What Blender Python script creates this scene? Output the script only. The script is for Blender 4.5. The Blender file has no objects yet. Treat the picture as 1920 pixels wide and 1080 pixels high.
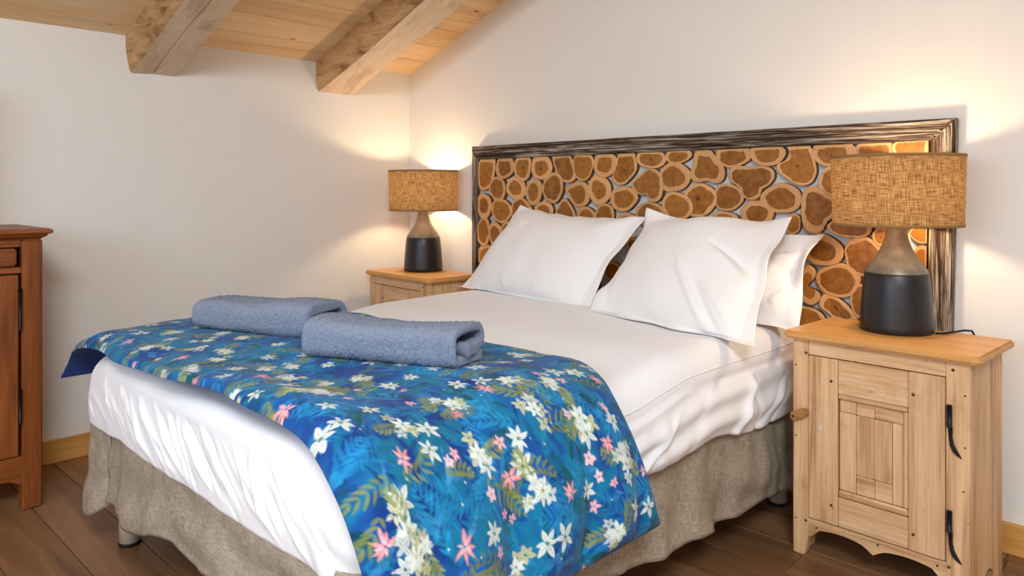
import bpy, bmesh, math, random
import numpy as np
from mathutils import Vector, Matrix
random.seed(7)
RNG = np.random.default_rng(11)
PI = math.pi
scene = bpy.context.scene
COL = scene.collection

# ------------------------------------------------------------------ camera
F_PX, HORIZON = 1404.0, 357.0
cam_d = bpy.data.cameras.new('camera')
cam = bpy.data.objects.new('camera', cam_d)
COL.objects.link(cam)
cam_d.sensor_width = 36.0
cam_d.lens = F_PX / 1920 * 36
cam_d.shift_y = (HORIZON - 540) / 1920
cam_d.clip_start = 0.02
cam.location = (3.443, -2.684, 1.1)
cam.rotation_euler = (PI / 2, 0, math.atan2(0.698, 0.716))
scene.camera = cam

# ------------------------------------------------------------------ light
scene.view_settings.view_transform = 'Standard'
scene.view_settings.look = 'None'
scene.view_settings.gamma = 1.0
scene.view_settings.use_curve_mapping = False
scene.view_settings.exposure = 0.06
LAMP_W = 9.5
LAMP_COL = (1.0, 0.74, 0.47)

world = bpy.data.worlds.new('sky')
scene.world = world
world.use_nodes = True
bgn = world.node_tree.nodes['Background']
bgn.inputs['Color'].default_value = (0.62, 0.75, 1.0, 1)
bgn.inputs['Strength'].default_value = 1.0


def area(name, loc, rot, sx, sy, power, col):
    d = bpy.data.lights.new(name, 'AREA')
    d.shape = 'RECTANGLE'; d.size = sx; d.size_y = sy
    d.energy = power; d.color = col
    o = bpy.data.objects.new(name, d)
    COL.objects.link(o)
    o.location = loc; o.rotation_euler = rot
    return o


RX, RY = 5.2, -4.7                     # room: x 0..RX, y RY..0
WIN1 = (1.5, 3.5, 0.95, 2.35)          # in the front wall: x0, x1, z0, z1
SKY = (3.95, 4.95, -4.3, -2.9)         # added roof window, unseen, for light from above; right slope: x0, x1, y0, y1
area('daylight_front', ((WIN1[0]+WIN1[1])/2, RY-0.22, (WIN1[2]+WIN1[3])/2), (PI/2, 0, 0),
     WIN1[1]-WIN1[0], WIN1[3]-WIN1[2], 58, (0.68, 0.83, 1.0))
sk_z = 1.768+0.375*3.6-0.375*((SKY[0]+SKY[1])/2-3.6)
area('added_roof_light', ((SKY[0]+SKY[1])/2+0.11, (SKY[2]+SKY[3])/2, sk_z+0.29), (0, math.atan(0.375), 0),  # unseen light added to brighten the bed top
     (SKY[1]-SKY[0])*1.06, SKY[3]-SKY[2], 215, (0.81, 0.905, 1.0))


# ------------------------------------------------------------------ helpers
def lin(r, g, b):
    return tuple(((c/255)/12.92 if c/255 <= 0.04045 else ((c/255+0.055)/1.055)**2.4) for c in (r, g, b)) + (1.0,)


def tag(o, label=None, cat=None, group=None, kind=None):
    for k, v in (('label', label), ('category', cat), ('group', group), ('kind', kind)):
        if v:
            o[k] = v
    return o


def empty(name, loc=(0, 0, 0), rz=0.0):
    o = bpy.data.objects.new(name, None)
    COL.objects.link(o)
    o.location = loc; o.rotation_euler = (0, 0, rz)
    o.empty_display_size = 0.1
    return o


def link(name, me, parent=None, mats=()):
    o = bpy.data.objects.new(name, me)
    COL.objects.link(o)
    if parent is not None:
        o.parent = parent
    for m in (mats if isinstance(mats, (list, tuple)) else [mats]):
        if len(me.materials) < 8 and m is not None:
            me.materials.append(m)
    return o


def pymesh(name, verts, faces, mats, parent=None, smooth=False, mi=None):
    me = bpy.data.meshes.new(name)
    me.from_pydata([tuple(map(float, v)) for v in verts], [], faces)
    if mi is not None:
        me.polygons.foreach_set('material_index', mi)
    if smooth:
        me.polygons.foreach_set('use_smooth', [True]*len(me.polygons))
    me.update()
    return link(name, me, parent, mats)


def gridmesh(name, P, mats, parent=None, wrap_u=False, smooth=True, colors=None, flip=False):
    """P: (rows, cols, 3)"""
    r, c = P.shape[:2]
    idx = np.arange(r*c).reshape(r, c)
    a = idx[:-1, :-1]; b = idx[:-1, 1:]; d = idx[1:, :-1]; e = idx[1:, 1:]
    q = np.stack([a, b, e, d], -1).reshape(-1, 4)
    if wrap_u:
        q2 = np.stack([idx[:-1, -1], idx[:-1, 0], idx[1:, 0], idx[1:, -1]], -1)
        q = np.concatenate([q, q2])
    if flip:
        q = q[:, ::-1]
    me = bpy.data.meshes.new(name)
    n = len(q)
    me.vertices.add(r*c); me.loops.add(n*4); me.polygons.add(n)
    me.vertices.foreach_set('co', np.ascontiguousarray(P, dtype=np.float32).ravel())
    me.loops.foreach_set('vertex_index', np.ascontiguousarray(q, dtype=np.int32).ravel())
    me.polygons.foreach_set('loop_start', np.arange(0, n*4, 4, dtype=np.int32))
    me.polygons.foreach_set('loop_total', np.full(n, 4, dtype=np.int32))
    me.polygons.foreach_set('use_smooth', np.full(n, smooth))
    me.update(calc_edges=True)
    if colors is not None:
        at = me.color_attributes.new('print', 'FLOAT_COLOR', 'POINT')
        cc = np.ones((r*c, 4), dtype=np.float32); cc[:, :3] = colors.reshape(-1, 3)
        at.data.foreach_set('color', cc.ravel())
    me.validate()
    return link(name, me, parent, mats)


def bm_finish(bm, name, mats, parent=None, smooth=False):
    me = bpy.data.meshes.new(name)
    bm.normal_update()
    bm.to_mesh(me); bm.free()
    if smooth:
        me.polygons.foreach_set('use_smooth', [True]*len(me.polygons))
    return link(name, me, parent, mats)


def bm_box(bm, x0, x1, y0, y1, z0, z1, bev=0.0, seg=1):
    r = bmesh.ops.create_cube(bm, size=1.0)
    vs = r['verts']
    for v in vs:
        v.co = ((x0+x1)/2 + v.co.x*(x1-x0), (y0+y1)/2 + v.co.y*(y1-y0), (z0+z1)/2 + v.co.z*(z1-z0))
    if bev > 0:
        es = list({e for v in vs for e in v.link_edges})
        bmesh.ops.bevel(bm, geom=es, offset=bev, segments=seg, affect='EDGES', clamp_overlap=True)


def box(name, b, mats, parent=None, bev=0.0, seg=1):
    bm = bmesh.new()
    bm_box(bm, *b, bev, seg)
    return bm_finish(bm, name, mats, parent)


def prism(name, pts, axis, a0, a1, mats, parent=None, bev=0.0):
    """extrude a 2D outline; axis 'y': pts are (x,z); axis 'x': pts are (y,z); axis 'z': pts are (x,y)"""
    bm = bmesh.new()
    def put(p, a):
        return {'y': (p[0], a, p[1]), 'x': (a, p[0], p[1]), 'z': (p[0], p[1], a)}[axis]
    v0 = [bm.verts.new(put(p, a0)) for p in pts]
    v1 = [bm.verts.new(put(p, a1)) for p in pts]
    n = len(pts)
    f0 = bm.faces.new(v0); f1 = bm.faces.new(v1[::-1])
    for i in range(n):
        bm.faces.new((v0[i], v1[i], v1[(i+1) % n], v0[(i+1) % n]))
    bmesh.ops.recalc_face_normals(bm, faces=bm.faces)
    if bev > 0:
        es = list({e for f in (f0, f1) for e in f.edges})
        bmesh.ops.bevel(bm, geom=es, offset=bev, segments=2, affect='EDGES', clamp_overlap=True)
    return bm_finish(bm, name, mats, parent)


def lathe(name, prof, mats, parent=None, n=48, cap0=True, cap1=True, loc=(0, 0, 0)):
    th = np.linspace(0, 2*PI, n, endpoint=False)
    vs = []; fs = []
    for (r, z) in prof:
        for t in th:
            vs.append((loc[0]+r*math.cos(t), loc[1]+r*math.sin(t), loc[2]+z))
    for i in range(len(prof)-1):
        for j in range(n):
            k = (j+1) % n
            fs.append((i*n+j, i*n+k, (i+1)*n+k, (i+1)*n+j))
    if cap0:
        fs.append(tuple(range(n))[::-1])
    if cap1:
        fs.append(tuple((len(prof)-1)*n+j for j in range(n)))
    return pymesh(name, vs, fs, mats, parent, smooth=True)


def tube(name, pts, rad, mats, parent=None, n=8):
    pts = [Vector(p) for p in pts]
    rads = rad if isinstance(rad, (list, tuple)) else [rad]*len(pts)
    vs = []; fs = []
    up = Vector((0, 0, 1))
    for i, p in enumerate(pts):
        t = (pts[min(i+1, len(pts)-1)] - pts[max(i-1, 0)]).normalized()
        a = t.cross(up)
        if a.length < 1e-3:
            a = t.cross(Vector((1, 0, 0)))
        a.normalize(); b = t.cross(a)
        for j in range(n):
            th = 2*PI*j/n
            vs.append(p + (a*math.cos(th)+b*math.sin(th))*rads[i])
    for i in range(len(pts)-1):
        for j in range(n):
            k = (j+1) % n
            fs.append((i*n+j, i*n+k, (i+1)*n+k, (i+1)*n+j))
    fs.append(tuple(range(n))); fs.append(tuple((len(pts)-1)*n+j for j in range(n))[::-1])
    return pymesh(name, vs, fs, mats, parent, smooth=True)


class SmoothNoise:
    """cheap smooth noise on arrays: a sum of random plane waves"""
    def __init__(self, seed, freq, n=14, spread=0.5):
        g = np.random.default_rng(seed)
        a = g.uniform(0, 2*PI, n); f = freq*(1+g.uniform(-spread, spread, n))
        self.kx = f*np.cos(a); self.ky = f*np.sin(a); self.ph = g.uniform(0, 2*PI, n); self.n = n
    def __call__(self, x, y):
        r = 0
        for a, b, p in zip(self.kx, self.ky, self.ph):
            r = r + np.sin(a*x+b*y+p)
        return r/math.sqrt(self.n)*1.2


def smoothstep(a, b, x):
    t = np.clip((x-a)/(b-a), 0, 1)
    return t*t*(3-2*t)


# ------------------------------------------------------------------ materials
class NT:
    def __init__(self, name):
        self.m = bpy.data.materials.new(name)
        self.m.use_nodes = True
        self.t = self.m.node_tree
        self.b = self.t.nodes['Principled BSDF']
        self.out = self.t.nodes['Material Output']
    def n(self, typ, **kw):
        o = self.t.nodes.new(typ)
        for k, v in kw.items():
            setattr(o, k, v)
        return o
    def l(self, a, b):
        self.t.links.new(a, b)
    def val(self, sock, v):
        if hasattr(v, 'is_output') or isinstance(v, bpy.types.NodeSocket):
            self.l(v, sock)
        else:
            sock.default_value = v
    def math(self, op, a, b=0.0, c=None):
        o = self.n('ShaderNodeMath', operation=op)
        self.val(o.inputs[0], a); self.val(o.inputs[1], b)
        if c is not None:
            self.val(o.inputs[2], c)
        return o.outputs[0]
    def mix(self, fac, a, b, blend='MIX'):
        o = self.n('ShaderNodeMix', data_type='RGBA', blend_type=blend)
        self.val(o.inputs[0], fac); self.val(o.inputs[6], a); self.val(o.inputs[7], b)
        return o.outputs[2]
    def coords(self, scale=(1, 1, 1), rnd=True, kind='Object'):
        tc = self.n('ShaderNodeTexCoord')
        src = tc.outputs[kind]
        if rnd:
            oi = self.n('ShaderNodeObjectInfo')
            ad = self.n('ShaderNodeVectorMath', operation='ADD')
            mu = self.math('MULTIPLY', oi.outputs['Random'], 37.0)
            self.l(src, ad.inputs[0]); self.l(mu, ad.inputs[1])
            src = ad.outputs[0]
        mp = self.n('ShaderNodeMapping')
        mp.inputs['Scale'].default_value = scale
        self.l(src, mp.inputs['Vector'])
        return mp.outputs[0]
    def noise(self, vec, scale, detail=4, rough=0.55, dist=0.0):
        o = self.n('ShaderNodeTexNoise')
        self.l(vec, o.inputs['Vector'])
        o.inputs['Scale'].default_value = scale; o.inputs['Detail'].default_value = detail
        o.inputs['Roughness'].default_value = rough; o.inputs['Distortion'].default_value = dist
        return o.outputs['Fac']
    def ramp(self, fac, stops):
        o = self.n('ShaderNodeValToRGB')
        el = o.color_ramp.elements
        while len(el) < len(stops):
            el.new(0.5)
        for e, (p, c) in zip(el, stops):
            e.position = p; e.color = c
        self.l(fac, o.inputs[0])
        return o.outputs[0]
    def bump(self, h, strength=0.3, dist=0.002):
        o = self.n('ShaderNodeBump')
        o.inputs['Strength'].default_value = strength; o.inputs['Distance'].default_value = dist
        self.l(h, o.inputs['Height'])
        self.l(o.outputs[0], self.b.inputs['Normal'])
        return o
    def done(self, col, rough=0.6, spec=0.3):
        self.val(self.b.inputs['Base Color'], col)
        self.val(self.b.inputs['Roughness'], rough)
        self.b.inputs['Specular IOR Level'].default_value = spec
        return self.m


def wood(name, dark, mid, light, axis='X', rough=0.55, spec=0.3, cross=16.0, along=1.0, knots=0.0, knotcol=None,
         grain=0.25, bump=0.25, tint=0.12, grime=0.0, contrast=(0.3, 0.5, 0.7)):
    n = NT(name)
    i = 'XYZ'.index(axis)
    sc = [cross]*3; sc[i] = along
    sf = [150.0]*3; sf[i] = 5.0
    v = n.coords(sc)
    f1 = n.noise(v, 1.0, 5, 0.6, 0.9)
    col = n.ramp(f1, [(contrast[0], dark), (contrast[1], mid), (contrast[2], light)])
    f2 = n.noise(n.coords(sf), 1.0, 3, 0.6, 0.2)
    col = n.mix(grain, col, n.ramp(f2, [(0.3, dark), (0.62, light)]), 'MIX')
    oi = n.n('ShaderNodeObjectInfo')
    hv = n.n('ShaderNodeHueSaturation')
    n.l(col, hv.inputs['Color'])
    n.l(n.math('ADD', n.math('MULTIPLY', oi.outputs['Random'], 2*tint), 1-tint), hv.inputs['Value'])
    col = hv.outputs[0]
    if knots > 0:
        sk = [3.2]*3; sk[i] = 1.3
        vo = n.n('ShaderNodeTexVoronoi')
        vv = n.coords(sk)
        n.l(vv, vo.inputs['Vector'])
        vo.inputs['Scale'].default_value = 2.6
        dd = n.math('ADD', vo.outputs['Distance'], n.math('MULTIPLY', n.noise(n.coords((30, 30, 30)), 1.0, 2), 0.05))
        k = n.ramp(dd, [(0.055, (1, 1, 1, 1)), (0.10, (0, 0, 0, 1))])
        sel = n.math('GREATER_THAN', n.n('ShaderNodeSeparateColor').outputs[0] if False else vo.outputs['Distance'], -1.0)
        sc_ = n.n('ShaderNodeSeparateColor'); n.l(vo.outputs['Color'], sc_.inputs[0])
        sel = n.math('LESS_THAN', sc_.outputs[0], knots)
        kf = n.math('MULTIPLY', n.math('MULTIPLY', k, sel), 0.85)
        col = n.mix(kf, col, knotcol or dark)
    if grime > 0:
        gm = n.ramp(n.noise(n.coords((1, 1, 1)), 9.0, 6, 0.7), [(0.56, (0, 0, 0, 1)), (0.74, (1, 1, 1, 1))])
        col = n.mix(n.math('MULTIPLY', gm, grime), col, dark)
        pit = n.ramp(n.noise(n.coords((1, 1, 1)), 120.0, 2, 0.5), [(0.74, (0, 0, 0, 1)), (0.77, (1, 1, 1, 1))])
        col = n.mix(n.math('MULTIPLY', pit, 0.7), col, knotcol or dark)
    n.bump(f2, bump, 0.0012)
    return n.done(col, rough, spec)


def plain(name, col, rough=0.6, spec=0.3, metal=0.0, noise=0.0, nscale=40, bump=0.0):
    n = NT(name)
    c = col
    if noise > 0 or bump > 0:
        f = n.noise(n.coords((1, 1, 1)), nscale, 5)
        if noise > 0:
            d = tuple(x*(1-noise) for x in col[:3])+(1,)
            e = tuple(min(1, x*(1+noise)) for x in col[:3])+(1,)
            c = n.ramp(f, [(0.3, d), (0.7, e)])
        if bump > 0:
            n.bump(f, bump, 0.003)
    n.b.inputs['Metallic'].default_value = metal
    return n.done(c, rough, spec)


def cloth(name, col, weave=900.0, strength=0.12, var=0.04, rough=0.9, sheen=0.15):
    n = NT(name)
    v = n.coords((1, 1, 1), rnd=False)
    f = n.noise(v, weave, 2)
    big = n.noise(v, 6.0, 3)
    d = tuple(x*(1-var) for x in col[:3])+(1,)
    e = tuple(min(1, x*(1+var)) for x in col[:3])+(1,)
    c = n.ramp(big, [(0.3, d), (0.7, e)])
    n.bump(f, strength, 0.001)
    n.b.inputs['Sheen Weight'].default_value = sheen
    return n.done(c, rough, 0.15)


def burlap(name, c0, c1, c2, fr=420.0, cyl=None):
    """woven linen: two thread directions with slubs. cyl: shade height axis weave in cylinder coords"""
    n = NT(name)
    tc = n.n('ShaderNodeTexCoord')
    sp = n.n('ShaderNodeSeparateXYZ'); n.l(tc.outputs['Object'], sp.inputs[0])
    if cyl:
        a = n.math('MULTIPLY', n.math('ARCTAN2', sp.outputs[1], sp.outputs[0]), cyl)
    else:
        a = n.math('ADD', sp.outputs[0], sp.outputs[1])
    cb = n.n('ShaderNodeCombineXYZ'); n.l(a, cb.inputs[0]); n.l(sp.outputs[2], cb.inputs[1])
    def nz(sx, sy):
        mp = n.n('ShaderNodeMapping'); mp.inputs['Scale'].default_value = (sx, sy, 1)
        n.l(cb.outputs[0], mp.inputs['Vector'])
        return n.noise(mp.outputs[0], 1.0, 3, 0.6)
    warp = nz(fr, fr*0.06); weft = nz(fr*0.06, fr)
    h = n.math('ADD', n.math('MULTIPLY', warp, 0.5), n.math('MULTIPLY', weft, 0.5))
    col = n.ramp(h, [(0.36, c0), (0.5, c1), (0.64, c2)])
    n.bump(h, 0.5, 0.0015)
    m = n.done(col, 0.95, 0.1)
    return n, m, col, h


M = {}
def build_materials():
    n = NT('plaster_wall')
    f = n.noise(n.coords((1, 1, 1), rnd=False), 5.0, 6, 0.6)
    col = n.ramp(f, [(0.3, lin(232, 227, 219)), (0.7, lin(234, 229, 221))])
    n.bump(n.noise(n.coords((1, 1, 1), rnd=False), 60.0, 4, 0.6), 0.04, 0.003)
    M['wall'] = n.done(col, 0.9, 0.15)
    M['ceil'] = wood('spruce_plank', lin(212, 170, 120), lin(234, 198, 150), lin(241, 211, 166), 'Y', 0.6, 0.25, cross=10, along=0.6,
                     knots=0.75, knotcol=lin(120, 72, 36), grain=0.15, tint=0.06)
    M['slab'] = plain('ceiling_board', lin(48, 30, 16), 0.9)
    M['beam'] = wood('hewn_beam_bounce_lit', lin(186, 150, 112), lin(238, 212, 178), lin(248, 228, 200), 'X', 0.65, 0.2, cross=9, along=1.4,  # underside wood made paler to stand in for light bounced off the bed
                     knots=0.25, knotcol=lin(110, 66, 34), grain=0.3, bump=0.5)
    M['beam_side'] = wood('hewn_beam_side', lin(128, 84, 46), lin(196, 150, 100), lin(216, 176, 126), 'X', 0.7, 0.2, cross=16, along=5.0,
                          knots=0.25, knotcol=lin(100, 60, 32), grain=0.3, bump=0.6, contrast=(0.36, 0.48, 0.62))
    M['floor'] = wood('oak_floor', lin(88, 58, 36), lin(128, 90, 58), lin(150, 110, 76), 'X', 0.42, 0.4, cross=9, along=0.8,
                      knots=0.35, knotcol=lin(44, 30, 24), grain=0.22, tint=0.16)
    M['gap'] = plain('floor_underlay', lin(48, 36, 28), 0.9)
    M['base'] = wood('oak_baseboard', lin(190, 130, 62), lin(218, 160, 84), lin(228, 176, 102), 'X', 0.5, 0.3, cross=10, along=0.8, grain=0.2)
    M['base_y'] = wood('oak_baseboard_y', lin(190, 130, 62), lin(218, 160, 84), lin(228, 176, 102), 'Y', 0.5, 0.3, cross=10, along=0.8, grain=0.2)
    pine = (lin(158, 108, 66), lin(214, 170, 124), lin(232, 196, 154))
    M['pine_x'] = wood('worn_pine_x', *pine, 'X', 0.5, 0.3, cross=18, along=1.3, grime=0.5, knots=0.5, knotcol=lin(96, 56, 30), grain=0.3, tint=0.05)
    M['pine_z'] = wood('worn_pine_z', *pine, 'Z', 0.5, 0.3, cross=18, along=1.3, grime=0.5, knots=0.5, knotcol=lin(96, 56, 30), grain=0.3, tint=0.05)
    M['pine_top'] = wood('waxed_pine_top', lin(176, 116, 56), lin(212, 154, 86), lin(224, 170, 102), 'X', 0.4, 0.4, cross=14, along=1.2,
                         knots=0.3, knotcol=lin(110, 62, 30), grain=0.2, tint=0.04)
    ches = (lin(84, 40, 14), lin(130, 68, 26), lin(158, 90, 40))
    M['chest_y'] = wood('stained_wood_y', *ches, 'Y', 0.42, 0.4, cross=16, along=1.2, grain=0.25, tint=0.05, knots=0.2, knotcol=lin(50, 20, 8))
    M['chest_z'] = wood('stained_wood_z', *ches, 'Z', 0.42, 0.4, cross=16, along=1.2, grain=0.25, tint=0.05, knots=0.2, knotcol=lin(50, 20, 8))
    for ax in 'xz':
        n = NT('weathered_frame_'+ax)
        i = 'xyz'.index(ax)
        s1 = [70.0]*3; s1[i] = 2.0
        s2 = [330.0]*3; s2[i] = 7.0
        f1 = n.noise(n.coords(s1), 1.0, 4, 0.6, 1.2); f2 = n.noise(n.coords(s2), 1.0, 3, 0.6, 0.4)
        col = n.ramp(f1, [(0.34, lin(34, 24, 18)), (0.52, lin(78, 58, 44)), (0.72, lin(116, 92, 72))])
        st = n.ramp(n.math('ADD', n.math('MULTIPLY', f1, 0.5), n.math('MULTIPLY', f2, 0.55)), [(0.53, (0, 0, 0, 1)), (0.62, (1, 1, 1, 1))])
        col = n.mix(n.math('MULTIPLY', st, 0.75), col, lin(206, 194, 178))
        n.bump(n.math('ADD', f1, f2), 0.7, 0.003)
        M['frame_'+ax] = n.done(col, 0.7, 0.2)
    M['panel'] = plain('headboard_backing', lin(206, 208, 210), 0.8, noise=0.05)
    M['bark'] = plain('bark', lin(120, 84, 54), 0.85, noise=0.4, nscale=60, bump=0.4)
    # end grain of the log slices: ring distance in the 'ring' attribute (0 centre, 1 rim)
    n = NT('log_end_grain')
    at = n.n('ShaderNodeAttribute'); at.attribute_name = 'ring'
    oi = n.n('ShaderNodeObjectInfo')
    rnd = oi.outputs['Random']
    rnd2 = n.math('FRACT', n.math('MULTIPLY', rnd, 17.31)); rnd3 = n.math('FRACT', n.math('MULTIPLY', rnd, 53.7))
    nz = n.noise(n.coords((1, 1, 1)), 40.0, 4, 0.6)
    nz2 = n.noise(n.coords((1, 1, 1)), 20.0, 2, 0.5)
    r = n.math('ADD', at.outputs['Fac'], n.math('MULTIPLY', n.math('SUBTRACT', nz2, 0.5), 0.36))
    r2 = n.math('ADD', n.math('SUBTRACT', r, 0.73), n.math('MULTIPLY', n.math('SUBTRACT', rnd, 0.5), 0.26))
    heart = n.ramp(n.math('ADD', n.math('MULTIPLY', r2, 1.0), 0.5), [(0.485, (1, 1, 1, 1)), (0.515, (0, 0, 0, 1))])
    rings = n.math('SINE', n.math('ADD', n.math('MULTIPLY', r, 48.0), n.math('MULTIPLY', nz, 2.0)))
    rings = n.math('MULTIPLY_ADD', rings, 0.5, 0.5)
    hcol = n.mix(rnd2, lin(170, 108, 36), lin(138, 82, 24))
    hcol = n.mix(n.math('MULTIPLY', rings, 0.55), hcol, lin(104, 58, 14))
    hcol = n.mix(n.math('MULTIPLY', n.ramp(nz, [(0.4, (0, 0, 0, 1)), (0.7, (1, 1, 1, 1))]), 0.55), hcol, lin(186, 126, 52))
    scol = n.mix(n.math('MULTIPLY', rings, 0.45), lin(218, 166, 112), lin(190, 136, 84))
    col = n.mix(heart, scol, hcol)
    # a dark hollow near the pith of some slices, and one radial drying crack
    core = n.ramp(n.math('ADD', at.outputs['Fac'], n.math('MULTIPLY', n.math('SUBTRACT', nz, 0.5), 0.5)),
                  [(0.03, (1, 1, 1, 1)), (0.10, (0, 0, 0, 1))])
    core = n.math('MULTIPLY', core, n.math('GREATER_THAN', rnd3, 0.45))
    tc = n.n('ShaderNodeTexCoord'); sp = n.n('ShaderNodeSeparateXYZ'); n.l(tc.outputs['Object'], sp.inputs[0])
    an = n.math('MULTIPLY', rnd2, 6.283); ca = n.math('COSINE', an); sa = n.math('SINE', an)
    du = n.math('ADD', n.math('MULTIPLY', sp.outputs[0], ca), n.math('MULTIPLY', sp.outputs[2], sa))
    dv = n.math('SUBTRACT', n.math('MULTIPLY', sp.outputs[2], ca), n.math('MULTIPLY', sp.outputs[0], sa))
    dv = n.math('ABSOLUTE', n.math('ADD', dv, n.math('MULTIPLY', n.math('SUBTRACT', nz, 0.5), 0.006)))
    ck = n.math('MULTIPLY', n.math('LESS_THAN', dv, 0.0009), n.math('GREATER_THAN', du, 0.018))
    ck = n.math('MULTIPLY', ck, n.math('GREATER_THAN', rnd3, 0.3))
    col = n.mix(n.math('MULTIPLY', n.math('MAXIMUM', core, ck), 0.8), col, lin(52, 28, 14))
    hv = n.n('ShaderNodeHueSaturation')
    n.l(col, hv.inputs['Color']); n.l(n.math('MULTIPLY_ADD', rnd3, 0.25, 0.9), hv.inputs['Value'])
    n.bump(rings, 0.1, 0.001)
    M['slice'] = n.done(hv.outputs[0], 0.36, 0.4)
    M['sheet'] = cloth('white_cotton', lin(238, 238, 240), 1200, 0.05, 0.01)
    M['pillow'] = cloth('white_pillow_cotton', lin(240, 237, 235), 1200, 0.05, 0.01)
    M['mattress'] = cloth('mattress_ticking', lin(225, 222, 216), 600)
    M['metal_leg'] = plain('cream_leg', lin(214, 200, 180), 0.4)
    M['black'] = plain('black_plastic', lin(22, 20, 20), 0.5)
    nn, m, col, h = burlap('linen_skirt', lin(118, 105, 90), lin(158, 145, 127), lin(190, 177, 159), 520)
    M['skirt'] = m
    # towel terry
    n = NT('terry_towel')
    v = n.coords((1, 1, 1))
    f = n.noise(v, 240.0, 3, 0.75); g = n.noise(v, 14.0, 3)
    c = n.mix(g, lin(112, 130, 164), lin(138, 154, 184))
    c = n.mix(n.math('MULTIPLY', n.ramp(f, [(0.4, (0, 0, 0, 1)), (0.65, (1, 1, 1, 1))]), 0.5), c, lin(184, 197, 219))
    n.bump(f, 1.0, 0.009)
    n.b.inputs['Sheen Weight'].default_value = 0.4
    M['towel'] = n.done(c, 1.0, 0.05)
    # printed duvet
    n = NT('floral_print')
    at = n.n('ShaderNodeAttribute'); at.attribute_name = 'print'
    f = n.noise(n.coords((1, 1, 1), rnd=False), 900.0, 2)
    n.bump(f, 0.08, 0.001)
    n.b.inputs['Sheen Weight'].default_value = 0.08
    M['print'] = n.done(at.outputs['Color'], 0.8, 0.2)
    M['lining'] = cloth('blue_lining', lin(16, 62, 150), 900)
    # lamps
    M['lamp_black'] = plain('black_clay', lin(30, 28, 32), 0.38, 0.5, noise=0.25, nscale=30, bump=0.12)
    M['lamp_neck'] = plain('burnished_clay', lin(126, 117, 102), 0.40, 0.5, metal=0.35, noise=0.3, nscale=22, bump=0.15)
    nn, m, col, h = burlap('burlap_shade', lin(84, 56, 30), lin(150, 112, 70), lin(196, 160, 114), 420, cyl=0.18)
    tr = nn.n('ShaderNodeBsdfTranslucent')
    nn.l(nn.ramp(h, [(0.38, lin(70, 44, 22)), (0.62, lin(200, 158, 106))]), tr.inputs['Color'])
    mx = nn.n('ShaderNodeMixShader'); mx.inputs[0].default_value = 0.16
    nn.l(nn.b.outputs[0], mx.inputs[1]); nn.l(tr.outputs[0], mx.inputs[2])
    nn.l(mx.outputs[0], nn.out.inputs['Surface'])
    M['shade'] = m
    M['shade_trim'] = plain('shade_trim', lin(150, 112, 66), 0.9)
    n = NT('frosted_bulb')
    em = n.n('ShaderNodeEmission'); em.inputs['Color'].default_value = (*LAMP_COL, 1); em.inputs['Strength'].default_value = 12
    tp = n.n('ShaderNodeBsdfTransparent'); mx = n.n('ShaderNodeMixShader'); mx.inputs[0].default_value = 0.3
    n.l(tp.outputs[0], mx.inputs[1]); n.l(em.outputs[0], mx.inputs[2]); n.l(mx.outputs[0], n.out.inputs['Surface'])
    M['bulb'] = n.m
    M['brass'] = plain('brass_fitting', lin(150, 120, 70), 0.4, 0.5, metal=0.8)
    M['iron'] = plain('black_iron', lin(34, 32, 34), 0.5, 0.4, metal=0.4, noise=0.2, nscale=80, bump=0.2)
    M['peg'] = plain('dark_peg', lin(96, 62, 36), 0.7)
    M['nail'] = plain('nail_hole', lin(40, 28, 20), 0.8)
    M['knotwood'] = wood('turned_button', lin(110, 66, 30), lin(168, 118, 66), lin(196, 148, 96), 'X', 0.45, 0.4, cross=30, along=6)
    M['winframe'] = plain('window_paint', lin(170, 120, 70), 0.5)
    n = NT('window_glass')
    tp = n.n('ShaderNodeBsdfTransparent'); gl = n.n('ShaderNodeBsdfGlossy'); gl.inputs['Roughness'].default_value = 0.02
    mx = n.n('ShaderNodeMixShader'); mx.inputs[0].default_value = 0.06
    n.l(tp.outputs[0], mx.inputs[1]); n.l(gl.outputs[0], mx.inputs[2]); n.l(mx.outputs[0], n.out.inputs['Surface'])
    M['glass'] = n.m


build_materials()

# ------------------------------------------------------------------ room
EAVE, SL, RIDGE = 1.768, 0.375, 3.6
def zc(x):
    return EAVE + SL*x if x <= RIDGE else EAVE + SL*RIDGE - SL*(x-RIDGE)

T = 0.15
tag(box('wall_left', (-T, 0, RY-T, T, -0.1, EAVE), M['wall']), kind='structure')
gable = [(0, -0.1), (RX, -0.1), (RX, zc(RX)+0.05), (RIDGE, zc(RIDGE)+0.05), (0, EAVE+0.03)]
tag(prism('wall_back', gable, 'y', 0, T, M['wall']), kind='structure')


def wall_with_window(name, horiz, lo, hi, zt, w, at0, at1):
    bm = bmesh.new()
    for (a0, a1, z0, z1) in ((lo, w[0], -0.1, zt), (w[1], hi, -0.1, zt), (w[0], w[1], -0.1, w[2]), (w[0], w[1], w[3], zt)):
        if horiz:
            bm_box(bm, a0, a1, at0, at1, z0, z1)
        else:
            bm_box(bm, at0, at1, a0, a1, z0, z1)
    return tag(bm_finish(bm, name, M['wall']), kind='structure')


wall_with_window('wall_front', True, 0, RX, zc(RIDGE)+0.1, WIN1, RY-T, RY)
tag(box('wall_right', (RX, RX+T, RY-T, T, -0.1, zc(RX)+0.02), M['wall']), kind='structure')


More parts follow.
